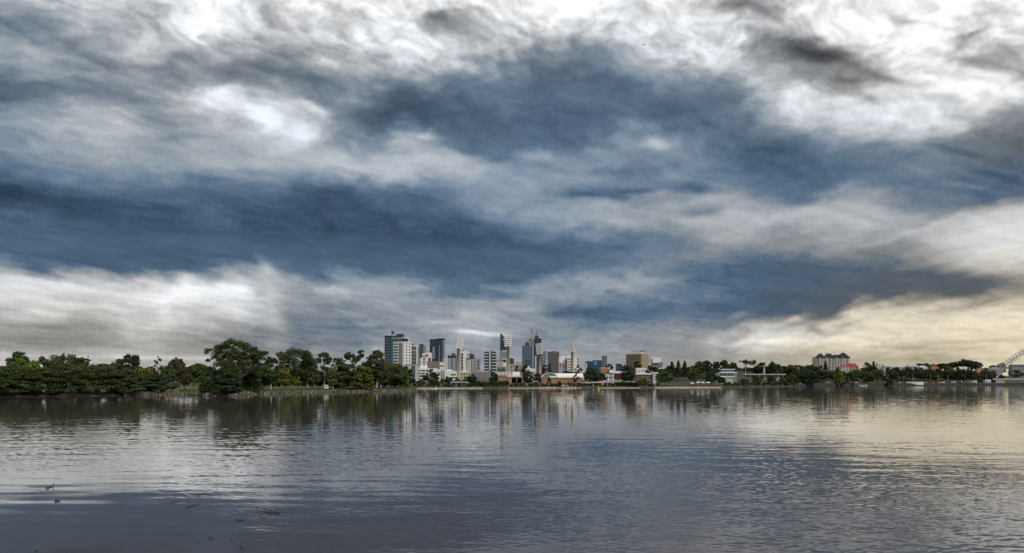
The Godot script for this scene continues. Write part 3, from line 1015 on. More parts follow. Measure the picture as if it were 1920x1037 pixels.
func mast(b: Dictionary, u: float, y0: float, y1: float, r: float, called := "mast"):
	var st := new_st()
	tube(st, [Vector3(0, y0 - 1.0, 0), Vector3(0, lerpf(y0, y1, 0.6), 0), Vector3(0, y1, 0)], [r, r * 0.6, r * 0.25], 6)
	part(b.t, called, done(st), mat("mast metal", Color(0.16, 0.17, 0.19), 0.5, 0.5), Vector3((u - 0.5) * b.w, 0, 0))

func make_skyline():
	rng.seed = 9
	var white := mat("white render", Color(0.80, 0.80, 0.79), 0.8)
	var pale := mat("pale concrete", Color(0.52, 0.52, 0.53), 0.85)
	var grey := mat("grey concrete", Color(0.27, 0.28, 0.30), 0.85)
	var dim := mat("dark cladding", Color(0.055, 0.062, 0.075), 0.6)
	var navy := mat("navy glass", Color(0.018, 0.035, 0.07), 0.12)
	var slate := mat("slate glass", Color(0.06, 0.095, 0.14), 0.15)
	var ice := mat("pale glass", Color(0.22, 0.30, 0.36), 0.15)
	var pane := mat("window glass", Color(0.025, 0.032, 0.042), 0.1)
	var teal := mat("teal panel", Color(0.01, 0.16, 0.16), 0.35)
	var tan_ := mat("tan brick", Color(0.36, 0.27, 0.18), 0.9)
	var brown := mat("brown concrete", Color(0.13, 0.12, 0.115), 0.9)
	var cream := mat("cream render", Color(0.54, 0.49, 0.42), 0.9)
	var red := mat("red sign", Color(0.62, 0.015, 0.05), 0.6)
	# --- teal and navy tower behind the white apartments
	var b := block("glass_tower", "dark glass tower with a teal stripe rising above its flat white roof", 719, 754, 629, 980, 26.0, navy)
	pieces(b, "front", "floor_band", mat("grey balcony", Color(0.12, 0.14, 0.18), 0.6), 1, 15, 0.08, 0.40, 4.0, b.h - 2.0, 1.0, 0.3)
	pieces(b, "front", "teal_stripe", teal, 1, 1, 0.42, 0.58, 0.0, b.h + 5.6, 1.0, 1.0, 0.9)
	pieces(b, "front", "edge_pier", pale, 1, 1, 0.0, 0.06, 0.0, b.h, 1.0, 1.0, 0.5)
	roof_box(b, "roof_slab", white, 0.32, 0.68, b.h, b.h + 0.9, 0.0, 1.1)
	roof_box(b, "plant_room", dim, 0.82, 0.36, b.h, b.h + 2.4)
	part(b.t, "roof_dish", disc(12), white, Vector3(-0.08 * b.w, b.h + 1.9, 3.0), Vector3(3.2, 1.6, 3.2))
	# --- white apartment tower, corner towards the river
	b = block("apartment_tower", "white apartment tower with banded windows standing corner on behind the spit", 736, 770, 641, 860, 20.0, white, -33.0, 0.68)
	pieces(b, "front", "window", pane, 1, 13, 0.03, 0.42, 0.5, b.h - 0.8, 1.0, 0.46)
	pieces(b, "front", "grey_strip", grey, 3, 1, 0.50, 0.84, 0.0, b.h - 1.4, 0.82, 1.0, 0.25)
	pieces(b, "right", "window", pane, 2, 13, 0.12, 0.95, 0.5, b.h - 0.6, 0.44, 0.5)
	roof_box(b, "penthouse", dim, 0.42, 0.74, b.h, b.h + 3.8, 0.05, 0.8)
	pieces(b, "front", "penthouse_post", white, 5, 1, 0.05, 0.8, b.h, b.h + 3.8, 0.12, 1.0, -0.5)
	roof_box(b, "roof_slab", white, 0.47, 0.98, b.h + 3.8, b.h + 4.6, 0.05, 0.95)
	b = block("apartment_wing", "grey framed apartment wing joined behind the white tower's right side", 769, 783, 648.5, 880, 16.0, grey)
	pieces(b, "front", "window", dim, 4, 9, 0.04, 0.80, 2.0, b.h - 1.0, 0.7, 0.72)
	pieces(b, "front", "floor_band", cream, 1, 2, 0.0, 0.86, 8.0, b.h + 3.0, 1.0, 0.05, 0.3)
	pieces(b, "front", "edge_pier", white, 1, 1, 0.84, 1.0, 0.0, b.h + 0.6, 1.0, 1.0, 0.35)
	roof_box(b, "parapet", white, 0.5, 1.02, b.h, b.h + 0.7, 0.0, 1.02)
	roof_box(b, "plant_room", dim, 0.2, 0.3, b.h + 0.7, b.h + 2.6)
	b = block("concrete_block", "pale concrete block with tall dark slots below the apartment towers", 757, 782, 684.5, 780, 14.0, pale)
	pieces(b, "front", "slot", dim, 2, 1, 0.56, 0.86, 0.5, b.h - 0.6, 0.85, 1.0)
	pieces(b, "front", "upper_window", grey, 1, 1, 0.02, 0.36, b.h - 4.0, b.h - 0.6, 1.0, 1.0)
	roof_box(b, "roof_slab", grey, 0.5, 1.03, b.h, b.h + 0.5, 0.0, 1.03)
	# --- cluster between the apartments and the first floodlight
	b = block("office_tower", "slim dark blue office tower with small roof crown", 784, 797.5, 648, 2500, 22.0, slate)
	pieces(b, "front", "edge_pier", grey, 1, 1, 0.72, 1.0, 20.0, b.h - 3.0, 1.0, 1.0, 0.5)
	pieces(b, "front", "floor_band", dim, 1, 12, 0.0, 0.7, 20.0, b.h, 1.0, 0.25, 0.3)
	roof_box(b, "crown", dim, 0.4, 0.6, b.h, b.h + 5.0)
	mast(b, 0.35, b.h + 5.0, b.h + 12.0, 0.7)
	b = block("grey_tower", "narrow pale grey tower wedged beside the white apartment wing", 782.5, 793, 672, 1500, 14.0, pale)
	pieces(b, "front", "window", dim, 2, 7, 0.1, 0.55, 14.0, b.h - 1.0, 0.6, 0.6)
	pieces(b, "front", "edge_pier", white, 1, 1, 0.62, 0.98, 0.0, b.h + 1.0, 1.0, 1.0, 0.5)
	b = block("white_tower", "white tower with a red square sign near its roof", 792, 808, 662.5, 1350, 18.0, white)
	pieces(b, "front", "window", dim, 2, 8, 0.06, 0.36, 8.0, b.h - 3.0, 0.75, 0.7)
	pieces(b, "front", "sign", red, 1, 1, 0.42, 0.66, up(b, 669.0), up(b, 664.0), 1.0, 1.0, 0.4)
	pieces(b, "front", "glass_strip", slate, 1, 1, 0.68, 1.0, 0.0, up(b, 671.0), 0.9, 1.0)
	roof_box(b, "parapet", pale, 0.66, 0.68, b.h, b.h + 1.5)
	b = block("twin_tower", "dark glass twin slab tower, widest of the group beside the floodlights", 805.5, 832.5, 637, 1850, 30.0, navy)
	pieces(b, "front", "window", slate, 4, 14, 0.04, 0.30, 30.0, b.h - 2.0, 0.7, 0.55)
	pieces(b, "front", "window", slate, 4, 14, 0.62, 0.90, 30.0, b.h - 2.0, 0.7, 0.55)
	pieces(b, "front", "edge_pier", grey, 1, 1, 0.92, 1.0, 0.0, b.h - 1.0, 1.0, 1.0, 0.5)
	pieces(b, "front", "glass_bay", navy, 1, 1, 0.14, 0.72, 0.0, up(b, 647.0), 1.0, 1.0, 5.0)
	pieces(b, "front", "bay_pane", ice, 1, 4, 0.22, 0.38, up(b, 673.0), up(b, 650.0), 1.0, 0.92, 5.4)
	pieces(b, "front", "bay_pier", grey, 1, 1, 0.66, 0.71, 0.0, up(b, 648.0), 1.0, 1.0, 5.5)
	roof_box(b, "roof_fin", dim, 0.24, 0.40, b.h, b.h + 1.6, 0.0, 1.1)
	roof_box(b, "roof_fin", dim, 0.74, 0.54, b.h + 1.2, b.h + 3.0, 0.0, 1.1)
	roof_box(b, "core", grey, 0.45, 0.12, b.h, b.h + 1.4)
	b = block("brown_block", "windowless tan grey block with banded side above white terraces", 800, 832, 677.5, 1080, 20.0, mat("tan cladding", Color(0.31, 0.26, 0.21), 0.85), -24.0, 0.76)
	pieces(b, "right", "floor_band", white, 1, 4, 0.05, 0.98, 2.0, b.h - 0.5, 1.0, 0.5, 0.3)
	pieces(b, "right", "orange_panel", mat("orange panel", Color(0.6, 0.22, 0.08), 0.8), 1, 1, 0.4, 0.8, b.h * 0.5, b.h * 0.62, 1.0, 1.0, 0.35)
	b = block("white_terraces", "white terraced apartment block with dark balcony bands above the beach", 782, 818, 690.5, 820, 16.0, white)
	pieces(b, "front", "window", pane, 3, 4, 0.02, 0.62, 1.0, b.h - 1.2, 0.82, 0.5)
	pieces(b, "front", "dark_bay", dim, 1, 1, 0.66, 0.84, b.h - 3.0, b.h - 0.6, 1.0, 1.0)
	roof_box(b, "upper_storey", white, 0.3, 0.34, b.h, b.h + 3.6)
	b = block("white_flats", "small white flats with grey panels behind the dark beach trees", 817, 836, 693, 840, 14.0, white)
	pieces(b, "front", "window", pane, 2, 3, 0.04, 0.40, 1.5, b.h - 1.5, 0.6, 0.5)
	pieces(b, "front", "grey_panel", mat("blue grey panel", Color(0.2, 0.23, 0.3), 0.7), 2, 1, 0.46, 0.9, 0.5, b.h - 1.0, 0.8, 1.0)
	b = block("slim_tower", "slim pale ribbed tower beside the blue roofed tower", 832, 839.5, 672, 1350, 12.0, pale)
	pieces(b, "front", "rib", white, 3, 1, 0.0, 1.0, 0.0, b.h, 0.35, 1.0, 0.4)
	b = block("blue_roof_tower", "grey tower with dark blue top floor and green sign beside the first floodlight", 839.5, 855.5, 667, 1420, 18.0, mat("blue grey", Color(0.17, 0.21, 0.27), 0.4))
	pieces(b, "front", "rib", pale, 2, 1, 0.0, 1.0, 0.0, b.h - 4.0, 0.22, 1.0, 0.4)
	pieces(b, "front", "top_floor", navy, 1, 1, 0.0, 1.0, b.h - 3.6, b.h - 0.2, 1.0, 1.0, 0.5)
	roof_box(b, "green_sign", mat("green sign", Color(0.2, 0.36, 0.02), 0.6), 0.12, 0.2, b.h, b.h + 2.2)
	roof_box(b, "plant_room", dim, 0.62, 0.4, b.h, b.h + 4.4)
	roof_box(b, "ochre_panel", mat("ochre panel", Color(0.35, 0.2, 0.05), 0.8), 0.86, 0.24, b.h - 0.1, b.h + 2.0)
	b = block("white_slab", "tall white slab tower with dark bays right behind the first floodlight", 864, 879, 658.8, 1700, 18.0, white)
	pieces(b, "front", "dark_bay", dim, 1, 6, 0.04, 0.28, 20.0, b.h - 4.0, 1.0, 0.88)
	pieces(b, "front", "dark_bay", grey, 1, 6, 0.76, 0.96, 20.0, b.h - 4.0, 1.0, 0.88)
	roof_box(b, "plant_room", pale, 0.55, 0.3, b.h, b.h + 1.6)
	b = block("blue_office", "dark blue stepped office behind the white slab tower", 877, 889, 664, 1900, 18.0, slate)
	pieces(b, "front", "floor_band", navy, 1, 7, 0.0, 1.0, 30.0, b.h - 1.0, 1.0, 0.4, 0.3)
	roof_box(b, "parapet", dim, 0.35, 0.5, b.h, b.h + 2.0)
	b = block("cube_hotel", "white cube hotel with dark striped right face and black roof", 873, 893.5, 673.5, 1250, 16.0, white, -38.0, 0.47)
	pieces(b, "right", "window_strip", dim, 4, 1, 0.02, 0.98, 1.0, b.h - 0.6, 0.68, 1.0)
	pieces(b, "front", "window", pane, 1, 1, 0.0, 0.12, b.h - 7.0, b.h - 2.0, 1.0, 1.0)
	roof_box(b, "roof_slab", dim, 0.5, 1.06, b.h, b.h + 1.2, 0.0, 1.06)
	b = block("dark_annexe", "plain dark grey annexe attached beside the cube hotel", 892.5, 899.5, 673, 1280, 14.0, grey)
	pieces(b, "front", "window", dim, 2, 5, 0.1, 0.9, 6.0, b.h - 1.0, 0.6, 0.5)
	b = block("white_stand", "low white stepped building beneath the first floodlight", 836.5, 855, 695.5, 900, 14.0, white)
	pieces(b, "front", "dark_bay", pane, 1, 2, 0.45, 0.98, 1.0, b.h - 2.8, 1.0, 0.42)
	roof_box(b, "step", white, 0.3, 0.5, b.h, b.h + 1.6)
	b = block("white_houses", "cream white low houses between the first floodlight and the ribbed stand", 862, 884, 697, 930, 14.0, cream)
	pieces(b, "front", "window", pane, 4, 2, 0.05, 0.95, 1.0, b.h - 1.0, 0.45, 0.45)
	roof_box(b, "parapet", white, 0.4, 0.6, b.h, b.h + 1.2)
	b = block("balcony_tower", "dark tower with white balcony bands and a pale central spine", 908, 930, 659.5, 1500, 22.0, navy)
	pieces(b, "front", "balcony", pale, 1, 9, 0.0, 0.36, 4.0, b.h - 1.0, 1.0, 0.34, 0.9)
	pieces(b, "front", "balcony", pale, 1, 9, 0.64, 1.0, 4.0, b.h - 1.0, 1.0, 0.34, 0.9)
	pieces(b, "front", "spine", pale, 1, 1, 0.42, 0.56, b.h * 0.36, b.h + 1.0, 1.0, 1.0, 0.7)
	pieces(b, "front", "blue_pane", mat("blue pane", Color(0.02, 0.2, 0.32), 0.1), 2, 2, 0.66, 0.98, b.h * 0.18, b.h * 0.4, 0.8, 0.4, 0.95)
	roof_box(b, "plant_room", ice, 0.66, 0.28, b.h, b.h + 2.4)
	b = block("cream_flats", "cream flats with brown window columns beside the second floodlight", 930.5, 943.5, 677.5, 1300, 14.0, cream)
	pieces(b, "front", "window", tan_, 2, 3, 0.3, 0.9, 6.0, b.h - 1.0, 0.4, 0.6)
	roof_box(b, "roof_slab", dim, 0.5, 1.04, b.h, b.h + 0.9, 0.0, 1.04)
	b = block("dark_houses", "dark roofed terrace houses under the cream flats", 932, 948.5, 688.5, 1180, 12.0, dim)
	pieces(b, "front", "gable", grey, 3, 1, 0.0, 1.0, b.h - 3.0, b.h + 1.5, 0.6, 1.0, 0.3)
	b = block("white_office", "small white office with dark window band behind the second floodlight", 942, 950, 672.5, 1400, 12.0, white)
	pieces(b, "front", "window", pane, 1, 1, 0.05, 0.86, b.h - 7.0, b.h - 1.6, 1.0, 1.0)
	b = block("blade_tower", "tall navy tower with a slanted blade top behind the second floodlight", 937.8, 950, 643, 2900, 26.0, navy)
	part(b.t, "slanted_top", prism([Vector2(-b.w * 0.5, b.h - 1.0), Vector2(b.w * 0.5, b.h - 1.0), Vector2(b.w * 0.44, b.h + 6.0), Vector2(b.w * 0.12, b.h + 22.0), Vector2(-b.w * 0.2, b.h + 33.0), Vector2(-b.w * 0.5, b.h + 38.0)], 25.0), dim)
	pieces(b, "front", "floor_band", dim, 1, 14, 0.0, 1.0, 60.0, b.h, 1.0, 0.2, 0.4)
	pieces(b, "front", "white_sign", white, 1, 1, 0.45, 0.9, up(b, 637.5), up(b, 635.5), 1.0, 1.0, 0.6)
	b = block("grey_office", "mid grey office slab below the blade tower", 937, 951, 658.5, 2200, 20.0, mat("lilac concrete", Color(0.26, 0.27, 0.31), 0.8))
	pieces(b, "front", "rib", grey, 6, 1, 0.0, 1.0, 10.0, b.h - 2.0, 0.4, 1.0, 0.3)
	roof_box(b, "parapet", white, 0.62, 0.66, b.h, b.h + 2.2)
	b = block("blue_block", "low dark blue glass block between the second floodlight and the beige flats", 955, 963.5, 672.8, 1900, 16.0, navy)
	pieces(b, "front", "floor_band", slate, 1, 4, 0.0, 1.0, 20.0, b.h, 1.0, 0.3, 0.3)
	roof_box(b, "plant_room", dim, 0.35, 0.5, b.h, b.h + 2.0)
	b = block("beige_flats", "beige flats with two blocks beside the pointed glass tower", 956, 979, 682.5, 1250, 16.0, mat("beige render", Color(0.42, 0.37, 0.3), 0.9))
	pieces(b, "front", "window", brown, 5, 3, 0.05, 0.95, 4.0, b.h - 1.0, 0.5, 0.5)
	roof_box(b, "upper_block", mat("beige render", Color(0.42, 0.37, 0.3), 0.9), 0.72, 0.5, b.h, b.h + 4.4)
	roof_box(b, "roof_slab", white, 0.72, 0.4, b.h + 4.4, b.h + 5.4)
	# --- the two tallest towers
	b = block("pointed_tower", "blue grey glass tower with stepped pointed top and tall mast", 979, 998, 648, 2900, 34.0, mat("steel blue glass", Color(0.10, 0.15, 0.21), 0.18))
	pieces(b, "front", "floor_band", slate, 1, 16, 0.0, 1.0, 40.0, b.h - 4.0, 1.0, 0.25, 0.4)
	pieces(b, "front", "dark_band", navy, 1, 2, 0.28, 0.86, up(b, 683.0), up(b, 675.0), 1.0, 0.6, 0.6)
	part(b.t, "pointed_top", prism([Vector2(-b.w * 0.22, b.h - 1.0), Vector2(b.w * 0.56, b.h - 1.0), Vector2(b.w * 0.56, b.h + 30.0), Vector2(b.w * 0.42, b.h + 30.0), Vector2(-b.w * 0.22, b.h + 16.0)], 26.0), ice)
	pieces(b, "front", "dark_window", navy, 1, 1, 0.30, 0.68, b.h + 0.5, b.h + 10.5, 1.0, 1.0, 0.8)
	pieces(b, "front", "gold_sign", mat("gold sign", Color(0.45, 0.36, 0.02), 0.5), 1, 1, 0.78, 0.98, b.h + 23.0, b.h + 31.5, 1.0, 1.0, 0.3)
	pieces(b, "front", "glass_fin", ice, 1, 1, 1.0, 1.14, 0.0, b.h + 24.0, 1.0, 1.0, 0.3)
	mast(b, 0.98, b.h + 28.0, up(b, 614.0), 2.0)
	b = block("tallest_tower", "tallest dark tower with stepped crown and slender mast", 1001, 1015.2, 634.5, 3200, 34.0, mat("charcoal glass", Color(0.042, 0.058, 0.092), 0.25))
	pieces(b, "front", "floor_band", dim, 1, 10, 0.0, 1.0, b.h - 40.0, b.h - 2.0, 1.0, 0.3, 0.4)
	pieces(b, "front", "pale_pier", pale, 1, 1, 0.14, 0.34, 0.0, up(b, 667.0), 1.0, 1.0, 0.6)
	pieces(b, "front", "glass_strip", navy, 1, 1, 0.0, 0.30, up(b, 666.0), b.h - 4.0, 1.0, 1.0, 0.5)
	roof_box(b, "crown", dim, 0.4, 0.5, b.h, b.h + 12.0)
	roof_box(b, "upper_crown", grey, 0.38, 0.3, b.h + 12.0, b.h + 18.0)
	mast(b, 0.38, b.h + 18.0, up(b, 617.0), 1.8)
	b = block("grey_blue_tower", "grey blue tower with small spire beside the third floodlight", 1015.5, 1024.3, 660, 2600, 20.0, mat("haze blue", Color(0.15, 0.19, 0.25), 0.4))
	pieces(b, "front", "floor_band", grey, 1, 8, 0.0, 1.0, 20.0, b.h - 2.0, 1.0, 0.35, 0.3)
	roof_box(b, "crown", slate, 0.7, 0.5, b.h, b.h + 3.0)
	mast(b, 0.2, b.h, b.h + 9.0, 0.8)
	b = block("lowrise_navy", "low navy office at the foot of the tallest tower", 1016, 1028, 684.5, 1500, 14.0, navy)
	pieces(b, "front", "floor_band", grey, 1, 3, 0.0, 1.0, 6.0, b.h - 1.0, 1.0, 0.25, 0.3)
	b = block("white_gables", "white gabled low building behind the dark tree beside the arched hall", 986, 1004, 691, 1100, 14.0, white)
	part(b.t, "gable", prism([Vector2(-b.w * 0.5, b.h), Vector2(0, b.h), Vector2(-b.w * 0.22, b.h + 4.0)], 12.0), white)
	pieces(b, "front", "window", pane, 4, 1, 0.3, 0.95, 3.0, b.h - 1.0, 0.6, 0.5)
	b = block("brown_slab", "dark brown ribbed concrete slab tower", 1027.5, 1048.5, 659.3, 1600, 22.0, brown)
	pieces(b, "front", "rib", mat("brown rib", Color(0.17, 0.155, 0.15), 0.9), 14, 1, 0.0, 1.0, 8.0, b.h - 1.4, 0.45, 1.0, 0.35)
	roof_box(b, "plant_room", dim, 0.58, 0.2, b.h, b.h + 1.4)
	b = block("white_hotel", "white hotel with tall red and blue signs", 1048.5, 1064, 668.5, 1380, 18.0, white)
	pieces(b, "front", "red_sign", red, 1, 1, 0.50, 0.64, up(b, 690.5), up(b, 682.0), 1.0, 1.0, 0.4)
	pieces(b, "front", "blue_sign", mat("blue sign", Color(0.05, 0.06, 0.3), 0.6), 1, 1, 0.05, 0.2, up(b, 684.5), up(b, 680.5), 1.0, 1.0, 0.4)
	pieces(b, "front", "red_mark", red, 1, 1, 0.08, 0.2, up(b, 686.5), up(b, 684.8), 1.0, 1.0, 0.4)
	pieces(b, "front", "stair_slot", dim, 1, 1, 0.74, 0.92, 3.0, b.h - 3.0, 1.0, 1.0)
	roof_box(b, "plant_room", pale, 0.5, 0.5, b.h, b.h + 1.4)
	b = block("white_grid_flats", "white flats with a grid of dark windows behind the fourth floodlight", 1064, 1086, 669.6, 1360, 18.0, white)
	pieces(b, "front", "window", pane, 5, 8, 0.02, 0.48, 2.0, b.h - 1.0, 0.7, 0.5)
	pieces(b, "front", "window", dim, 1, 8, 0.82, 0.98, 2.0, b.h - 1.0, 0.9, 0.55)
	roof_box(b, "parapet", white, 0.3, 0.5, b.h, b.h + 1.5)
	# --- beside the floodlights
	b = block("blue_framed_office", "low blue glass office with white roof frame", 1098.5, 1112, 679, 1450, 16.0, mat("royal glass", Color(0.02, 0.05, 0.12), 0.15))
	pieces(b, "front", "roof_frame", dim, 1, 1, 0.0, 1.0, b.h - 0.4, b.h + 1.6, 1.0, 1.0, 0.6)
	pieces(b, "front", "white_panel", white, 1, 1, 0.0, 0.14, 4.0, b.h - 2.0, 1.0, 1.0, 0.4)
	b = block("teal_glass_office", "teal blue glass office with pale panel beside the grey tower", 1112, 1128.5, 675.5, 1500, 16.0, mat("lagoon glass", Color(0.015, 0.07, 0.12), 0.15))
	pieces(b, "front", "pale_pane", ice, 1, 2, 0.16, 0.42, b.h - 9.0, b.h - 2.0, 1.0, 0.9, 0.3)
	pieces(b, "front", "roof_frame", dim, 1, 1, 0.0, 1.0, b.h - 0.8, b.h, 1.0, 1.0, 0.5)
	b = block("lone_grey_tower", "lone plain dark grey tower beside the brown hotel", 1130, 1138, 667, 2000, 16.0, mat("plum grey", Color(0.10, 0.10, 0.12), 0.6))
	pieces(b, "front", "rib", grey, 3, 1, 0.1, 0.9, 20.0, b.h - 2.0, 0.3, 1.0, 0.3)
	b = block("brick_gable_house", "orange brick gabled building with white roof edge", 1127, 1146, 696, 800, 14.0, mat("orange brick", Color(0.42, 0.19, 0.07), 0.9))
	part(b.t, "gable", prism([Vector2(-b.w * 0.5, b.h), Vector2(b.w * 0.5, b.h), Vector2(b.w * 0.22, b.h + 3.0), Vector2(-b.w * 0.5, b.h + 3.0)], 13.0), mat("orange brick", Color(0.42, 0.19, 0.07), 0.9))
	part(b.t, "roof_edge", prism([Vector2(-b.w * 0.52, b.h + 3.0), Vector2(b.w * 0.23, b.h + 3.0), Vector2(b.w * 0.56, b.h - 0.3), Vector2(b.w * 0.56, b.h + 0.4), Vector2(b.w * 0.25, b.h + 3.6), Vector2(-b.w * 0.52, b.h + 3.6)], 14.0), white)
	pieces(b, "front", "window", pane, 1, 1, 0.55, 0.85, b.h - 2.4, b.h - 0.6, 1.0, 1.0)
	b = block("blue_cube_office", "small blue glass cube beside the brown hotel", 1156.5, 1168, 682, 1300, 14.0, mat("royal glass", Color(0.02, 0.05, 0.12), 0.15))
	pieces(b, "front", "edge_pier", white, 1, 1, 0.9, 1.0, 0.0, b.h + 1.0, 1.0, 1.0, 0.3)
	roof_box(b, "roof_slab", white, 0.6, 0.6, b.h, b.h + 1.0)
	mast(b, 0.9, b.h + 1.0, b.h + 9.0, 0.3)
	b = block("brown_hotel", "large tan brown hotel, windowed left face and plain right face", 1175, 1220, 664, 1500, 20.0, tan_, -32.0, 0.59)
	pieces(b, "front", "window", mat("hotel window", Color(0.07, 0.045, 0.03), 0.3), 1, 6, 0.02, 0.95, up(b, 688.0), up(b, 665.0), 1.0, 0.42, 0.3)
	pieces(b, "front", "pier", mat("hotel pier", Color(0.27, 0.2, 0.135), 0.9), 11, 1, 0.0, 0.97, up(b, 690.0), b.h - 0.5, 0.16, 1.0, 0.6)
	roof_box(b, "parapet", cream, 0.5, 1.01, b.h, b.h + 1.0, 0.0, 1.01)
	roof_box(b, "plant_room", pale, 0.55, 0.5, b.h + 1.0, b.h + 6.0)
	roof_box(b, "plant_roof", grey, 0.58, 0.56, b.h + 6.0, b.h + 7.0)
	b = block("white_tank_building", "white boxy building with dark base beside the brown hotel", 1221.5, 1240, 670, 1700, 18.0, white)
	pieces(b, "front", "dark_base", dim, 1, 1, 0.1, 0.6, up(b, 686.0), up(b, 680.5), 1.0, 1.0, 0.4)
	pieces(b, "front", "grey_base", mat("haze blue", Color(0.15, 0.19, 0.25), 0.4), 1, 1, 0.6, 1.12, up(b, 688.0), up(b, 679.5), 1.0, 1.0, 2.0)
	pieces(b, "front", "edge_pier", dim, 1, 1, 0.02, 0.1, up(b, 688.0), up(b, 673.0), 1.0, 1.0, 0.5)
	roof_box(b, "roof_tank", dim, 0.82, 0.16, b.h, b.h + 1.6)

# ---------------------------------------------------------------- stadium with its four floodlights
func floodlight(px: float, ybase: float, yjoint: float, ytop: float, half: float, d: float, tip: float, turn: float, label: String):
	var x := (px - CX) * d / F
	var g := far_ground(x, d)
	var t := thing("floodlight_tower", label, "floodlight", Vector3(x, g, -d), turn, "stadium floodlights")
	var hj := EYE + (HY - yjoint) * d / F - g
	var ht := EYE + (HY - ytop) * d / F - g
	var st := new_st()
	var r := 2.6
	tube(st, [Vector3(0, -1.0, 0), Vector3(0, hj * 0.5, 0), Vector3(0, hj + 1.0, 0)], [r * 1.1, r * 0.92, r * 0.72], 10)
	part(t, "column", done(st, true), mat("tan concrete", Color(0.34, 0.29, 0.20), 0.9))
	var head := Node3D.new()
	head.name = "lamp_head"
	t.add_child(head, true)
	head.position = Vector3(0, hj, 0)
	head.rotation = Vector3(0, 0, tip)
	var w := 2.0 * half * d / F
	var hh := (ht - hj) / cos(tip)
	var steel := mat("white steel", Color(0.72, 0.72, 0.70), 0.5)
	var rows := 6
	var cols := 5
	for j in rows + 1:
		part(head, "rail", box(), steel, Vector3(0, hh * j / rows, 0), Vector3(w, hh * 0.025 + (0.5 if j == 0 else 0.0), 1.0))
	for i in [0, cols]:
		part(head, "upright", box(), steel, Vector3(w * (float(i) / cols - 0.5), hh / 2.0, 0), Vector3(w * 0.05, hh * 1.02, 1.2))
	part(head, "back_brace", box(), mat("brace steel", Color(0.35, 0.35, 0.34), 0.6), Vector3(0, hh / 2.0, -1.2), Vector3(w * 0.14, hh, 0.6))
	part(head, "catwalk", box(), steel, Vector3(0, 0.2, 0.4), Vector3(w * 1.05, 0.7, 2.2))
	var lens := mat("lamp face", Color(0.80, 0.80, 0.78), 0.25)
	for j in rows:
		for i in cols:
			part(head, "lamp", disc(9), lens, Vector3(w * ((i + 0.5) / cols - 0.5), hh * (j + 0.5) / rows, 0.4), Vector3(w / cols * 0.86, 1.1, w / cols * 0.86), Vector3(PI / 2 - 0.25, 0, 0))

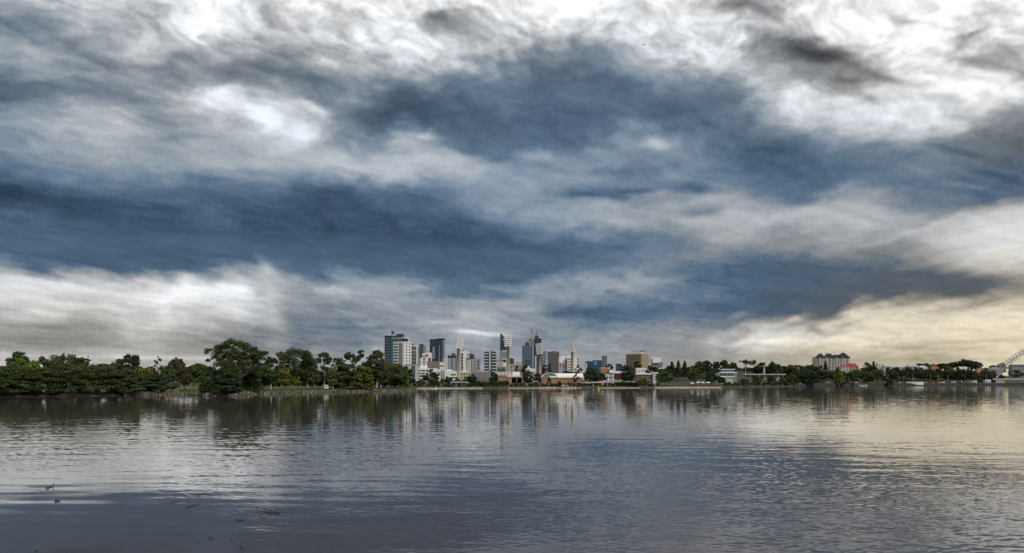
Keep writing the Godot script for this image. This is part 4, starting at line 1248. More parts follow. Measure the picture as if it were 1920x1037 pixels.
func make_stadium():
	floodlight(859.5, 711, 654, 632, 6.6, 1110, -0.27, 0.5, "tilted stadium floodlight beside the blue roofed grey tower")
	floodlight(952.8, 697, 650, 627, 6.6, 1055, 0.0, 0.0, "stadium floodlight facing straight over the river beside the blade tower")
	floodlight(1012, 704, 664, 644, 5.4, 1290, 0.12, -0.4, "stadium floodlight standing before the tallest tower")
	floodlight(1073, 694, 661, 642, 5.6, 1257, 0.22, -0.55, "tilted stadium floodlight before the white window grid flats")
	var white := mat("white render", Color(0.80, 0.80, 0.79), 0.8)
	var brick := mat("salmon brick", Color(0.40, 0.235, 0.14), 0.9)
	var dim := mat("dark cladding", Color(0.055, 0.062, 0.075), 0.6)
	var pane := mat("window glass", Color(0.025, 0.032, 0.042), 0.1)
	var teal := mat("teal fence", Color(0.02, 0.19, 0.19), 0.5)
	var concrete := mat("stand concrete", Color(0.24, 0.23, 0.23), 0.9)
	var b := block("ribbed_stand", "grey concrete stadium stand with vertical ribs and no windows", 883.5, 919, 697, 900, 22.0, concrete)
	pieces(b, "front", "rib", mat("stand rib", Color(0.34, 0.33, 0.33), 0.9), 11, 1, 0.0, 1.0, 2.0, b.h - 0.3, 0.4, 1.0, 0.7)
	roof_box(b, "roof_edge", mat("sand slab", Color(0.5, 0.46, 0.38), 0.9), 0.6, 0.7, b.h, b.h + 1.2)
	b = block("white_roof_stand", "long white framed stadium stand behind the brick gatehouse", 929, 962, 697, 860, 16.0, mat("light panel", Color(0.66, 0.67, 0.68), 0.7))
	pieces(b, "front", "frame_post", dim, 5, 1, 0.0, 1.0, 1.0, b.h, 0.08, 1.0, 0.4)
	b = block("brick_hall", "low salmon brick building half hidden by the dark riverside hedge", 933, 953, 703.5, 720, 12.0, brick)
	pieces(b, "front", "upper_band", mat("brown band", Color(0.24, 0.1, 0.07), 0.9), 1, 1, 0.05, 0.85, b.h - 2.4, b.h - 1.2, 1.0, 1.0)
	pieces(b, "front", "door", dim, 1, 1, 0.84, 0.98, 0.0, b.h - 2.2, 1.0, 1.0)
	# a gatehouse whose roof stands on brick piers far in front of its doors
	b = block("brick_gatehouse", "salmon brick gatehouse with two tall dark openings and white roof", 952, 988.5, 706.5, 682, 6.0, brick)
	var out: float = b.dp / 2.0 + 7.5
	for a in [[0.0, 0.205], [0.44, 0.47], [0.70, 1.0]]:
		part(b.t, "pier", box(), brick, Vector3((a[0] + a[1] - 1.0) * 0.5 * b.w, b.h / 2.0 - 0.6, out), Vector3((a[1] - a[0]) * b.w, b.h + 1.2, 15.0))
	part(b.t, "lintel", box(), brick, Vector3(-0.05 * b.w, b.h - 0.55, out), Vector3(0.5 * b.w, 1.1, 15.02))
	pieces(b, "front", "teal_gate", teal, 2, 1, 0.205, 0.70, 0.4, 1.8, 0.84, 1.0, 14.6)
	pieces(b, "front", "roof_edge", white, 1, 1, -0.04, 0.66, b.h - 0.2, b.h + 1.1, 1.0, 1.0, 15.6)
	part(b.t, "roof_slab", box(), white, Vector3(-0.19 * b.w, b.h + 0.45, out), Vector3(0.7 * b.w, 0.6, 15.0))
	roof_box(b, "white_block", white, 0.45, 0.36, b.h + 0.0, b.h + 4.4)
	part(b.t, "notice_board", box(), white, Vector3(b.w * 0.42, 1.1, out + 7.9), Vector3(1.9, 1.0, 0.2))
	# arched hall: brick body, barrel roof whose gable end faces the river
	var d := 660.0
	var k := d / F
	var xl := (1016.0 - CX) * k
	var g := far_ground((1054.0 - CX) * k, d)
	var t := thing("arched_hall", "long salmon brick hall with curved white roof and teal arched window", "hall", Vector3((1054.5 - CX) * k, g, -d))
	var wide := 76.0 * k
	var wall := EYE + (HY - 707.5) * k - g
	var top := EYE + (HY - 699.5) * k - g
	part(t, "wall", box(), brick, Vector3(0, wall / 2.0 - 0.5, -8.0), Vector3(wide, wall + 1.0, 16.0))
	var gable := []
	var roof := []
	var gw := 28.0 * k
	for i in 13:
		var q := PI * i / 12.0
		gable.append(Vector2(-wide / 2.0 + gw / 2.0 - cos(q) * gw / 2.0, wall - 0.4 + sin(q) * (top - wall + 0.2)))
		roof.append(Vector2(-wide / 2.0 + gw / 2.0 - cos(q) * (gw / 2.0 + 0.5), wall - 0.3 + sin(q) * (top - wall + 0.7)))
	part(t, "gable", prism(gable, 15.0), brick, Vector3(0, 0, -7.4))
	for i in range(12, -1, -1):
		var q := PI * i / 12.0
		roof.append(Vector2(-wide / 2.0 + gw / 2.0 - cos(q) * (gw / 2.0), wall - 0.35 + sin(q) * (top - wall + 0.22)))
	part(t, "arched_roof", prism(roof, 18.0), white, Vector3(0, 0, -8.0))
	# the long barrel to the right
	var st := new_st()
	var x0 := -wide / 2.0 + gw * 0.5
	var x1 := wide / 2.0 + 0.6
	for i in 8:
		var a0 := PI / 2.0 * i / 8.0
		var a1 := PI / 2.0 * (i + 1) / 8.0
		var p := [Vector3(x0, wall - 0.2 + sin(a0) * (top - wall), 0.9 - (1.0 - cos(a0)) * 9.0), Vector3(x0, wall - 0.2 + sin(a1) * (top - wall), 0.9 - (1.0 - cos(a1)) * 9.0)]
		var r0: Vector3 = p[0] + Vector3(x1 - x0, 0, 0)
		var r1: Vector3 = p[1] + Vector3(x1 - x0 - 0.4, 0, 0)
		for q in [p[0], p[1], r0, r0, p[1], r1]:
			st.add_vertex(q)
	part(t, "barrel_roof", done(st, true), white)
	part(t, "roof_back", box(), white, Vector3((x0 + x1) / 2.0, wall + (top - wall) * 0.4, -12.0), Vector3(x1 - x0, (top - wall) * 1.1, 7.6))
	part(t, "roof_fascia", box(), white, Vector3((x0 + x1) / 2.0 + gw * 0.25, wall - 0.35, 0.7), Vector3(x1 - x0 - gw * 0.5, 0.5, 0.5))
	var win := []
	var ww := 15.0 * k
	for i in 9:
		var q := PI * i / 8.0
		win.append(Vector2(-cos(q) * ww / 2.0, 1.2 + sin(q) * 1.7))
	win.append(Vector2(ww / 2.0, -0.9))
	win.append(Vector2(-ww / 2.0, -0.9))
	var arch := part(t, "arched_window", prism(win, 0.5), mat("teal glass", Color(0.12, 0.36, 0.33), 0.2), Vector3(-wide / 2.0 + gw * 0.52, wall - 0.4, 0.15))
	for i in 3:
		part(arch, "mullion", box(), mat("dark cladding", Color(0.055, 0.062, 0.075)), Vector3((i - 1) * ww * 0.25, 0.5, 0.28), Vector3(0.12, 2.6, 0.12))
	for i in 12:
		part(t, "pier", box(), mat("brick pier", Color(0.33, 0.18, 0.1), 0.9), Vector3(lerpf(-wide * 0.46, wide * 0.48, i / 11.0), wall * 0.55, 0.1), Vector3(0.35, wall * 0.9, 0.35))
	for i in 9:
		part(t, "window", box(), pane, Vector3(lerpf(-wide * 0.38, wide * 0.44, i / 8.0), 1.9, 0.05), Vector3(2.2, 0.7, 0.2))
	part(t, "verandah_roof", box(), white, Vector3(-wide * 0.2, 1.35, 1.6), Vector3(wide * 0.36, 0.18, 2.6))
	for i in 6:
		part(t, "verandah_window", box(), pane, Vector3(wide * lerpf(-0.35, -0.05, i / 5.0), 0.6, 0.1), Vector3(1.4, 0.8, 0.2))

# ---------------------------------------------------------------- far shore in front of the city
func kiosk(px0: float, px1: float, ytop: float, d: float, wallm: Material, roofm: Material, label: String, called := "kiosk"):
	var b := block(called, label, px0, px1, ytop, d, 7.0, wallm)
	part(b.t, "roof", prism([Vector2(-b.w * 0.53, b.h), Vector2(b.w * 0.53, b.h), Vector2(b.w * 0.5, b.h + 0.7), Vector2(-b.w * 0.5, b.h + 0.7)], b.dp + 1.6), roofm)
	var pane := mat("window glass", Color(0.025, 0.032, 0.042), 0.1)
	pieces(b, "front", "window", pane, maxi(2, int(b.w / 3.5)), 1, 0.04, 0.96, b.h * 0.35, b.h * 0.85, 0.6, 1.0)
	pieces(b, "front", "door", mat("dark cladding", Color(0.055, 0.062, 0.075)), 1, 1, 0.47, 0.53, 0.0, b.h * 0.8, 1.0, 1.0)
	return b

func boat(px: float, d: float, long: float, turn: float, m: Material, label: String, afloat := true, group := ""):
	var x := (px - CX) * d / F
	var y := 0.0 if afloat else ground_at(x, d) + 0.05
	var t := thing("small_boat", label, "boat", Vector3(x, y, -d), turn, group)
	var st := new_st()
	var prev := []
	for i in 9:
		var u := i / 8.0
		var half := long * 0.16 * pow(sin(PI * clampf(0.12 + u * 0.88, 0.0, 1.0)), 0.6)
		var z := (u - 0.5) * long
		var sheer := long * (0.10 + 0.05 * (2.0 * u - 1.0) * (2.0 * u - 1.0))
		var ring := [Vector3(z, sheer, -half), Vector3(z, -0.08, -half * 0.55), Vector3(z, -0.1, half * 0.55), Vector3(z, sheer, half)]
		if prev:
			for k in 4:
				var n := (k + 1) % 4
				for p in [prev[k], ring[k], prev[n], prev[n], ring[k], ring[n]]:
					st.add_vertex(p)
		prev = ring
	part(t, "hull", done(st), m)
	part(t, "thwart", box(), mat("thwart", Color(0.3, 0.2, 0.1), 0.8), Vector3(0, long * 0.095, 0), Vector3(long * 0.08, 0.05, long * 0.28))
	part(t, "rail", box(), mat("dark rail", Color(0.05, 0.05, 0.06), 0.6), Vector3(0, long * 0.12, long * 0.155), Vector3(long * 0.7, 0.06, 0.06))

func make_far_shore():
	rng.seed = 31
	var white := mat("white render", Color(0.80, 0.80, 0.79), 0.8)
	var cream := mat("cream render", Color(0.54, 0.49, 0.42), 0.9)
	var dim := mat("dark cladding", Color(0.055, 0.062, 0.075), 0.6)
	var brick := mat("brown brick", Color(0.23, 0.15, 0.10), 0.9)
	kiosk(845, 876, 717.5, 612, mat("blue grey wall", Color(0.12, 0.17, 0.2), 0.8), mat("pale roof", Color(0.55, 0.58, 0.62), 0.6), "low blue grey boathouse with pale roof on the beach among dark hedges", "boathouse")
	kiosk(1000, 1009.5, 716, 668, mat("teal wall", Color(0.03, 0.26, 0.27), 0.7), white, "small teal kiosk between the gatehouse trees and the arched hall")
	kiosk(1110, 1128, 717.5, 668, cream, white, "cream kiosk with white roof behind the yellow buoy")
	kiosk(1130, 1149, 716.8, 672, cream, white, "longer cream kiosk with white roof below the white sphere")
	kiosk(1152, 1192, 717, 680, mat("shed green", Color(0.09, 0.10, 0.08), 0.9), mat("sage roof", Color(0.4, 0.42, 0.36), 0.8), "long dark boat shed with sage roof at the river's edge", "boat_shed")
	kiosk(1093, 1108, 718.5, 672, dim, white, "small dark shed with white roof beside the arched hall")
	var b := block("white_clubhouse", "white two storey clubhouse below the orange brick gable", 1136, 1151, 702.5, 740, 12.0, white)
	pieces(b, "front", "window", mat("window glass", Color(0.025, 0.032, 0.042)), 3, 2, 0.05, 0.95, 0.8, b.h - 0.8, 0.6, 0.5)
	roof_box(b, "roof_slab", white, 0.5, 1.1, b.h, b.h + 0.5, 0.0, 1.1)
	b = block("maroon_shed", "dark maroon shed with long white roof behind the gappy dark tree", 1150, 1186, 700, 760, 12.0, mat("maroon board", Color(0.07, 0.03, 0.03), 0.9))
	roof_box(b, "roof", white, 0.45, 1.02, b.h, b.h + 2.2, 0.0, 1.1)
	pieces(b, "front", "pale_panel", mat("sage panel", Color(0.35, 0.38, 0.3), 0.9), 4, 1, 0.02, 0.98, 0.6, b.h * 0.4, 0.8, 1.0)
	b = block("brick_club", "brown brick clubhouse with white flat roof beside the round green tree", 1195, 1225, 702.5, 730, 14.0, brick)
	pieces(b, "front", "window", mat("window glass", Color(0.025, 0.032, 0.042)), 3, 2, 0.06, 0.92, 1.0, b.h - 1.0, 0.4, 0.34)
	pieces(b, "front", "roof_edge", white, 1, 1, -0.1, 1.12, b.h, b.h + 1.4, 1.0, 1.0, 1.2)
	roof_box(b, "upper_roof", white, 0.3, 0.5, b.h + 1.3, b.h + 2.8)
	b = block("white_wall_house", "plain tall white wall between the brick clubhouse and round green tree", 1224.5, 1230, 700.5, 728, 8.0, mat("pale wall", Color(0.6, 0.62, 0.66), 0.9))
	roof_box(b, "roof_slab", white, 0.8, 1.8, b.h, b.h + 1.2, 0.0, 1.2)
	b = block("white_low_roofs", "long white low roofs showing above trees below the brown hotel", 1194, 1216, 690, 900, 12.0, white)
	pieces(b, "front", "window", dim, 3, 1, 0.1, 0.9, b.h - 5.0, b.h - 3.0, 0.5, 1.0)
	# white sphere on a stand
	var d := 730.0
	var x := (1146.0 - CX) * d / F
	var t := thing("white_sphere", "white sphere standing on a cream column beside the brick gable", "sphere", Vector3(x, far_ground(x, d), -d))
	var yc: float = EYE + (HY - 698.0) * d / F - t.position.y
	var sp := SphereMesh.new()
	sp.radius = 2.0
	sp.height = 4.0
	sp.radial_segments = 20
	sp.rings = 10
	part(t, "ball", sp, white, Vector3(0, yc, 0))
	part(t, "column", disc(10), cream, Vector3(0, yc / 2.0 - 1.0, 0), Vector3(1.3, yc, 1.3))
	part(t, "collar", disc(12), mat("grey concrete", Color(0.27, 0.28, 0.30)), Vector3(0, yc - 2.0, 0), Vector3(2.0, 0.5, 2.0))
	# trees
	var g := "trees along the far shore before the city"
	for a in [[774, 709, 7, 610, "round", "deep", "small dark round tree just beyond the end of the spit"], [789, 712, 10, 606, "gum", "brown", "brownish low gum on the beach beside parked cars"],
		[807, 693, 18, 640, "round", "deep", "large dark tree behind the beach in front of the white terraces"], [813, 710, 11, 612, "gum", "brown", "brown green low tree in front of the large dark beach tree"],
		[829, 708, 4, 640, "round", "lime", "small lime tree between the dark beach trees"], [840, 705, 9, 620, "round", "deep", "dark rounded tree beside the boathouse"],
		[857, 707, 6, 690, "round", "lime", "lime green tree at the foot of the first floodlight"], [873, 704, 7, 680, "round", "lime", "yellow lime tree beside the ribbed stand"],
		[885, 700, 9, 650, "round", "deep", "dark ball shaped tree in front of the ribbed stand's left end"], [925, 697, 10, 650, "round", "deep", "dark tree between the ribbed stand and the brick hall"],
		[970, 686, 9, 760, "sparse", "dark", "thin dark gum above the gatehouse roof"], [985, 682, 9, 720, "gum", "deep", "dark tufted gum beside the gatehouse"],
		[990, 695, 13, 668, "gum", "dark", "dark forked tree at the water beside the gatehouse"], [1008, 699, 10, 690, "gum", "dark", "dark tree before the third floodlight's base"],
		[1019, 687, 6, 800, "pine", "deep", "dark conifer between the third floodlight and the arched hall"], [1031, 682, 6, 820, "pine", "deep", "dark conifer before the brown slab tower"],
		[1029, 708, 5, 652, "sparse", "dark", "thin dark shrub tree against the arched window"], [1049, 714, 4, 652, "round", "deep", "small dark tree in front of the arched hall's middle"],
		[1066, 694, 14, 790, "round", "deep", "low dark tree behind the arched hall's white roof"], [1080, 700, 8, 655, "sparse", "dark", "thin gum before the right end of the arched hall"],
		[1084, 686, 11, 800, "sparse", "grey", "bare pale branched tree behind the arched hall"], [1106, 687, 15, 700, "round", "dark", "large dark tree beside the arched hall"],
		[1124, 698, 15, 690, "round", "deep", "spreading dark tree in front of the orange brick gable"], [1143, 682, 11, 900, "sparse", "deep", "thin dark tree behind the orange brick gable"],
		[1172, 680, 6, 860, "round", "deep", "small dark tree beside the brown hotel's base"], [1176, 685, 18, 720, "gum", "deep", "large gappy black green tree in front of the boat shed"],
		[1195, 676, 9, 1150, "gum", "deep", "dark tree standing against the brown hotel's face"], [1222, 684, 15, 900, "round", "dark", "dark tree below the plain side of the brown hotel"],
		[1207, 708, 11, 700, "bush", "olive", "broad olive shrub before the brick clubhouse"], [1247, 696, 20, 712, "round", "green", "large round blue green tree on the sand beside the white wall"],
		[1240, 690, 12, 860, "round", "dark", "dark tree just behind the round blue green tree"]]:
		tree(a[0], a[1], a[2], a[3], a[4], a[5], a[6], g, "dark" if a[5] in ["deep", "brown"] else "olive")
	var hedge := "dark riverside hedge bushes beside the gatehouse"
	for i in 11:
		tree(884 + i * 6.6, rng.randf_range(712, 716), 5.6, 616 + i * 1.5, "bush", "deep", "black green hedge bush at the waterline between boathouse and gatehouse", hedge, "dark")
	for i in 8:
		tree(1157 + i * 5.2, rng.randf_range(712, 719), 4.5, 668, "bush", "deep", "dark low bush along the boat shed front", "bushes before the boat shed", "dark")
	for i in 56:
		var q := 776.0 + i * 8.3 + rng.randf_range(-3, 3)
		tree(q, rng.randf_range(716.5, 720.0), rng.randf_range(3.0, 5.0), table(SHORE, q) + rng.randf_range(12, 26), "bush", ["dark", "deep", "olive", "deep", "green"][i % 5], "low %s bush on the shore strip before the city" % ["dark green", "black green", "olive", "blackish", "bright green"][i % 5], "low bushes on the far shore", "dark")
	# cars, boats, buoy
	car(786, 588, 1.5, paints("dark"), "dark car parked on the sand beyond the spit", "")
	car(779, 600, 1.3, paints("red"), "red car parked on the grass behind the beach", "")
	car(822, 600, 1.5, paints("cream"), "yellowish car parked below the large dark beach tree", "")
	car(1056, 648, 1.5, paints("white"), "white car parked before the arched hall", "")
	car(1062, 650, 1.45, paints("silver"), "silver car parked before the arched hall", "")
	boat(811, 566, 6.0, 0.1, paints("white"), "white dinghy afloat close to the beach beyond the spit")
	var bg := "upturned boats along the shore of the arched hall"
	for q in [1020.0, 1034.0, 1060.0, 1072.0]:
		boat(q, table(SHORE, q) + 2.0, 6.5, rng.randf_range(-0.1, 0.1), cream, "cream boat drawn up on the shore before the arched hall", false, bg)
	x = (1122.6 - CX) * 520.0 / F
	t = thing("marker_buoy", "yellow marker buoy floating in open water off the cream kiosks", "buoy", Vector3(x, 0, -520.0))
	var st := new_st()
	tube(st, [Vector3(0, -0.3, 0), Vector3(0, 0.3, 0), Vector3(0, 1.1, 0), Vector3(0, 1.7, 0)], [0.75, 0.75, 0.42, 0.3], 12)
	part(t, "float", done(st, true), mat("buoy yellow", Color(0.75, 0.5, 0.02), 0.5))
	part(t, "top_mark", box(), mat("buoy yellow", Color(0.75, 0.5, 0.02), 0.5), Vector3(0, 1.9, 0), Vector3(0.7, 0.16, 0.16), Vector3(0, 0, 0.7))
	part(t, "band", disc(12), mat("dark rail", Color(0.05, 0.05, 0.06)), Vector3(0, 0.3, 0), Vector3(1.56, 0.12, 1.56))

# ---------------------------------------------------------------- wooded bank on the right
func gabled_house(xl: float, xr: float, yeave: float, yridge: float, d: float, wallm: Material, roofm: Material, label: String, turn := 0.0, hip := 0.25):
	var b := block("house", label, xl, xr, yeave, d, 10.0, wallm, turn, 0.72, "", "house")
	var hr := up(b, yridge)
	var st := new_st()
	var w: float = b.w / 2.0 + 0.5
	var z: float = b.dp / 2.0 + 0.5
	var r: float = w * (1.0 - 2.0 * hip)
	var e := [Vector3(-w, b.h, z), Vector3(w, b.h, z), Vector3(w, b.h, -z), Vector3(-w, b.h, -z), Vector3(-r, hr, 0), Vector3(r, hr, 0)]
	st.set_smooth_group(-1)
	for f in [[0, 4, 1], [1, 4, 5], [1, 5, 2], [2, 5, 3], [3, 5, 4], [3, 4, 0], [0, 1, 2], [0, 2, 3]]:
		for k in f:
			st.add_vertex(e[k])
	part(b.t, "roof", done(st), roofm)
	pieces(b, "front", "window", mat("window glass", Color(0.025, 0.032, 0.042), 0.1), maxi(2, int(b.w / 4.0)), maxi(1, int(b.h / 3.2)), 0.06, 0.94, 0.8, b.h - 0.4, 0.45, 0.5)
	return b

func lamp_post(px: float, ytop: float, d: float, m: Material, label: String, group: String, tee := false):
	var x := (px - CX) * d / F
	var g := ground_at(x, d)
	var h := EYE + (HY - ytop) * d / F - g
	var t := thing("lamp_post", label, "lamp post", Vector3(x, g, -d), 0.0, group)
	part(t, "pole", disc(8), m, Vector3(0, h / 2.0, 0), Vector3(0.42, h, 0.42))
	if tee:
		part(t, "arm", box(), m, Vector3(0, h, 0), Vector3(3.0, 0.25, 0.25))
		for s in [-1.0, 1.0]:
			part(t, "lantern", box(), m, Vector3(s * 1.4, h - 0.15, 0), Vector3(0.9, 0.3, 0.5))
	else:
		part(t, "lantern", box(), m, Vector3(0.3, h, 0), Vector3(1.0, 0.35, 0.5))

func make_right_bank():
	rng.seed = 52
	var white := mat("white render", Color(0.80, 0.80, 0.79), 0.8)
	var pane := mat("window glass", Color(0.025, 0.032, 0.042), 0.1)
	var dim := mat("dark cladding", Color(0.055, 0.062, 0.075), 0.6)
	var stone_ := mat("apartment stone", Color(0.44, 0.42, 0.37), 0.9)
	var roofd := mat("slate roof", Color(0.055, 0.045, 0.05), 0.8)
	# --- terraced club house and the long pavilion
	var b := block("terraced_club", "white terraced clubhouse with glass levels among dark trees", 1347, 1381, 699, 800, 14.0, mat("club wall", Color(0.5, 0.51, 0.52), 0.8))
	pieces(b, "front", "terrace_edge", white, 1, 1, -0.02, 0.9, up(b, 707.0), up(b, 705.4), 1.0, 1.0, 1.6)
	pieces(b, "front", "terrace_edge", white, 1, 1, 0.02, 1.02, up(b, 699.5), up(b, 697.8), 1.0, 1.0, 1.2)
	roof_box(b, "upper_storey", mat("pale glass", Color(0.22, 0.30, 0.36)), 0.58, 0.66, b.h, up(b, 693.0))
	roof_box(b, "roof_slab", white, 0.58, 0.74, up(b, 693.0), up(b, 691.8), 0.0, 0.8)
	pieces(b, "front", "window", pane, 6, 1, 0.04, 0.96, up(b, 704.8), up(b, 700.4), 0.8, 1.0)
	pieces(b, "front", "glass_stair", mat("green glass", Color(0.15, 0.3, 0.28), 0.2), 1, 1, 0.84, 1.0, 1.0, up(b, 700.0), 1.0, 1.0, 0.6)
	b = block("long_pavilion", "long flat roofed pavilion with thin columns on the green bank", 1392, 1470, 703, 985, 10.0, mat("pavilion brick", Color(0.25, 0.17, 0.13), 0.9), 0.0, 1.0, "", "pavilion")
	roof_box(b, "roof", mat("pavilion roof", Color(0.44, 0.46, 0.46), 0.7), 0.5, 1.02, b.h, b.h + 1.3, 0.18, 1.75)
	pieces(b, "front", "column", white, 9, 1, 0.0, 1.0, 0.0, b.h, 0.06, 1.0, 5.0)
	pieces(b, "front", "white_bay", mat("light panel", Color(0.66, 0.67, 0.68)), 4, 1, 0.05, 0.95, 0.4, b.h * 0.6, 0.5, 1.0, 0.3)
	# chimney like tower
	var d := 1000.0
	var x := (1433.0 - CX) * d / F
	var t := thing("observation_tower", "slim grey tower with wider top rising above the pavilion", "tower", Vector3(x, far_ground(x, d), -d))
	var h: float = EYE + (HY - 685.0) * d / F - t.position.y
	part(t, "shaft", disc(10), mat("pale concrete", Color(0.52, 0.52, 0.53)), Vector3(0, h / 2.0 - 0.5, 0), Vector3(2.0, h + 1.0, 2.0))
	part(t, "lookout", disc(10), mat("grey concrete", Color(0.27, 0.28, 0.30)), Vector3(0, h - 1.0, 0), Vector3(5.0, 2.2, 5.0))
	part(t, "strut", box(), mat("grey concrete", Color(0.27, 0.28, 0.30)), Vector3(-2.6, h * 0.3, 0), Vector3(0.5, h * 0.66, 0.5), Vector3(0, 0, -0.35))
	# --- stone apartment block with dark gables
	d = 1330.0
	b = block("stone_apartments", "stone coloured apartment block with dark gabled roofs on the wooded hill", 1530.5, 1593.5, 669.5, d, 18.0, stone_)
	var kk := d / F
	for a in [[1539.0, 8.6, 662.6, 0.0], [1555.0, 7.6, 663.0, 2.6], [1569.0, 7.2, 665.2, 3.4], [1582.0, 11.6, 661.2, 0.0]]:
		var cx: float = (a[0] - 1562.0) * kk
		var hw: float = a[1] * kk
		var yt := up(b, a[2])
		var fl: float = a[3] * kk
		part(b.t, "gable_roof", prism([Vector2(cx - hw, b.h - 0.6), Vector2(cx + hw, b.h - 0.6), Vector2(cx + fl + 0.2, yt), Vector2(cx - fl - 0.2, yt)], 9.0), roofd, Vector3(0, 0, 5.5))
	pieces(b, "front", "eaves", roofd, 1, 1, -0.03, 1.03, b.h - 1.0, b.h - 0.2, 1.0, 1.0, 1.2)
	for a in [[0.01, 0.08, true], [0.145, 0.185, false], [0.215, 0.25, false], [0.36, 0.43, true], [0.47, 0.52, true], [0.55, 0.58, false], [0.64, 0.68, false], [0.71, 0.74, false], [0.81, 0.84, false], [0.89, 0.94, true]]:
		pieces(b, "front", "window", pane, 1, 8, a[0], a[1], up(b, 694.0), b.h - 1.2, 1.0, 0.5 if a[2] else 0.36, 0.15)
	pieces(b, "front", "bay", mat("stone bay", Color(0.46, 0.44, 0.40), 0.9), 1, 1, 0.09, 0.135, 0.0, b.h - 1.2, 1.0, 1.0, 1.0)
	pieces(b, "front", "bay", mat("stone bay", Color(0.46, 0.44, 0.40), 0.9), 1, 1, 0.27, 0.33, 0.0, b.h - 1.2, 1.0, 1.0, 1.0)
	pieces(b, "front", "bay", mat("stone bay", Color(0.46, 0.44, 0.40), 0.9), 1, 1, 0.59, 0.63, 0.0, b.h - 1.2, 1.0, 1.0, 1.0)
	pieces(b, "front", "bay", mat("stone bay", Color(0.46, 0.44, 0.40), 0.9), 1, 1, 0.76, 0.80, 0.0, b.h - 1.2, 1.0, 1.0, 1.0)
	# --- houses on the ridge
	var cream := mat("cream render", Color(0.54, 0.49, 0.42), 0.9)
	var yellow := mat("yellow render", Color(0.42, 0.31, 0.14), 0.9)
	var redr := mat("red tiles", Color(0.36, 0.03, 0.035), 0.85)
	var orange := mat("orange tiles", Color(0.28, 0.09, 0.045), 0.85)
	var tin := mat("tin roof", Color(0.42, 0.42, 0.42), 0.5)
	gabled_house(1590, 1610, 687.5, 681, 1260, yellow, redr, "yellow house with bright red roof beside the stone apartments")
	gabled_house(1579, 1592, 687, 684.5, 1240, cream, redr, "low red roofed house beside the yellow house")
	gabled_house(1646, 1657, 683, 678.5, 1350, white, tin, "white two storey house with flat topped pale roof on the ridge")
	gabled_house(1658, 1671, 687, 682.5, 1340, cream, tin, "cream house with pale tin roof beside the white ridge house")
	gabled_house(1672, 1702, 688.5, 684.5, 1380, cream, tin, "long low house with white roof along the ridge")
	gabled_house(1702, 1722, 687, 681, 1400, yellow, tin, "yellow walled house with grey gabled roof on the ridge")
	gabled_house(1724, 1740, 690, 685.5, 1380, white, tin, "white house below the lime green tree on the ridge")
	gabled_house(1747, 1764, 693, 686.5, 1400, yellow, orange, "yellow house with bright orange roof among dark trees")
	gabled_house(1738, 1748, 697, 691, 1390, mat("lilac wall", Color(0.4, 0.42, 0.55), 0.9), tin, "lilac walled house beside the orange roof")
	gabled_house(1789, 1824, 693, 687.5, 1430, cream, tin, "wide house with long white roof below the dark hilltop trees")
	gabled_house(1834, 1846, 693, 690, 1480, cream, orange, "small house with dull orange roof beside the bridge")
	gabled_house(1857, 1880, 692.5, 688, 1500, mat("grey wall", Color(0.3, 0.3, 0.3), 0.9), mat("grey tiles", Color(0.2, 0.2, 0.22), 0.8), "grey house with grey hipped roof beside the bridge arch")
	b = block("grey_depot", "long grey flat building seen behind the bridge arch", 1898, 1960, 683.5, 1800, 14.0, mat("depot grey", Color(0.2, 0.22, 0.24), 0.8))
	pieces(b, "front", "window", dim, 8, 1, 0.02, 0.98, b.h - 5.0, b.h - 2.5, 0.85, 1.0)
	# --- trees, front row first
	var g := "trees on the right bank"
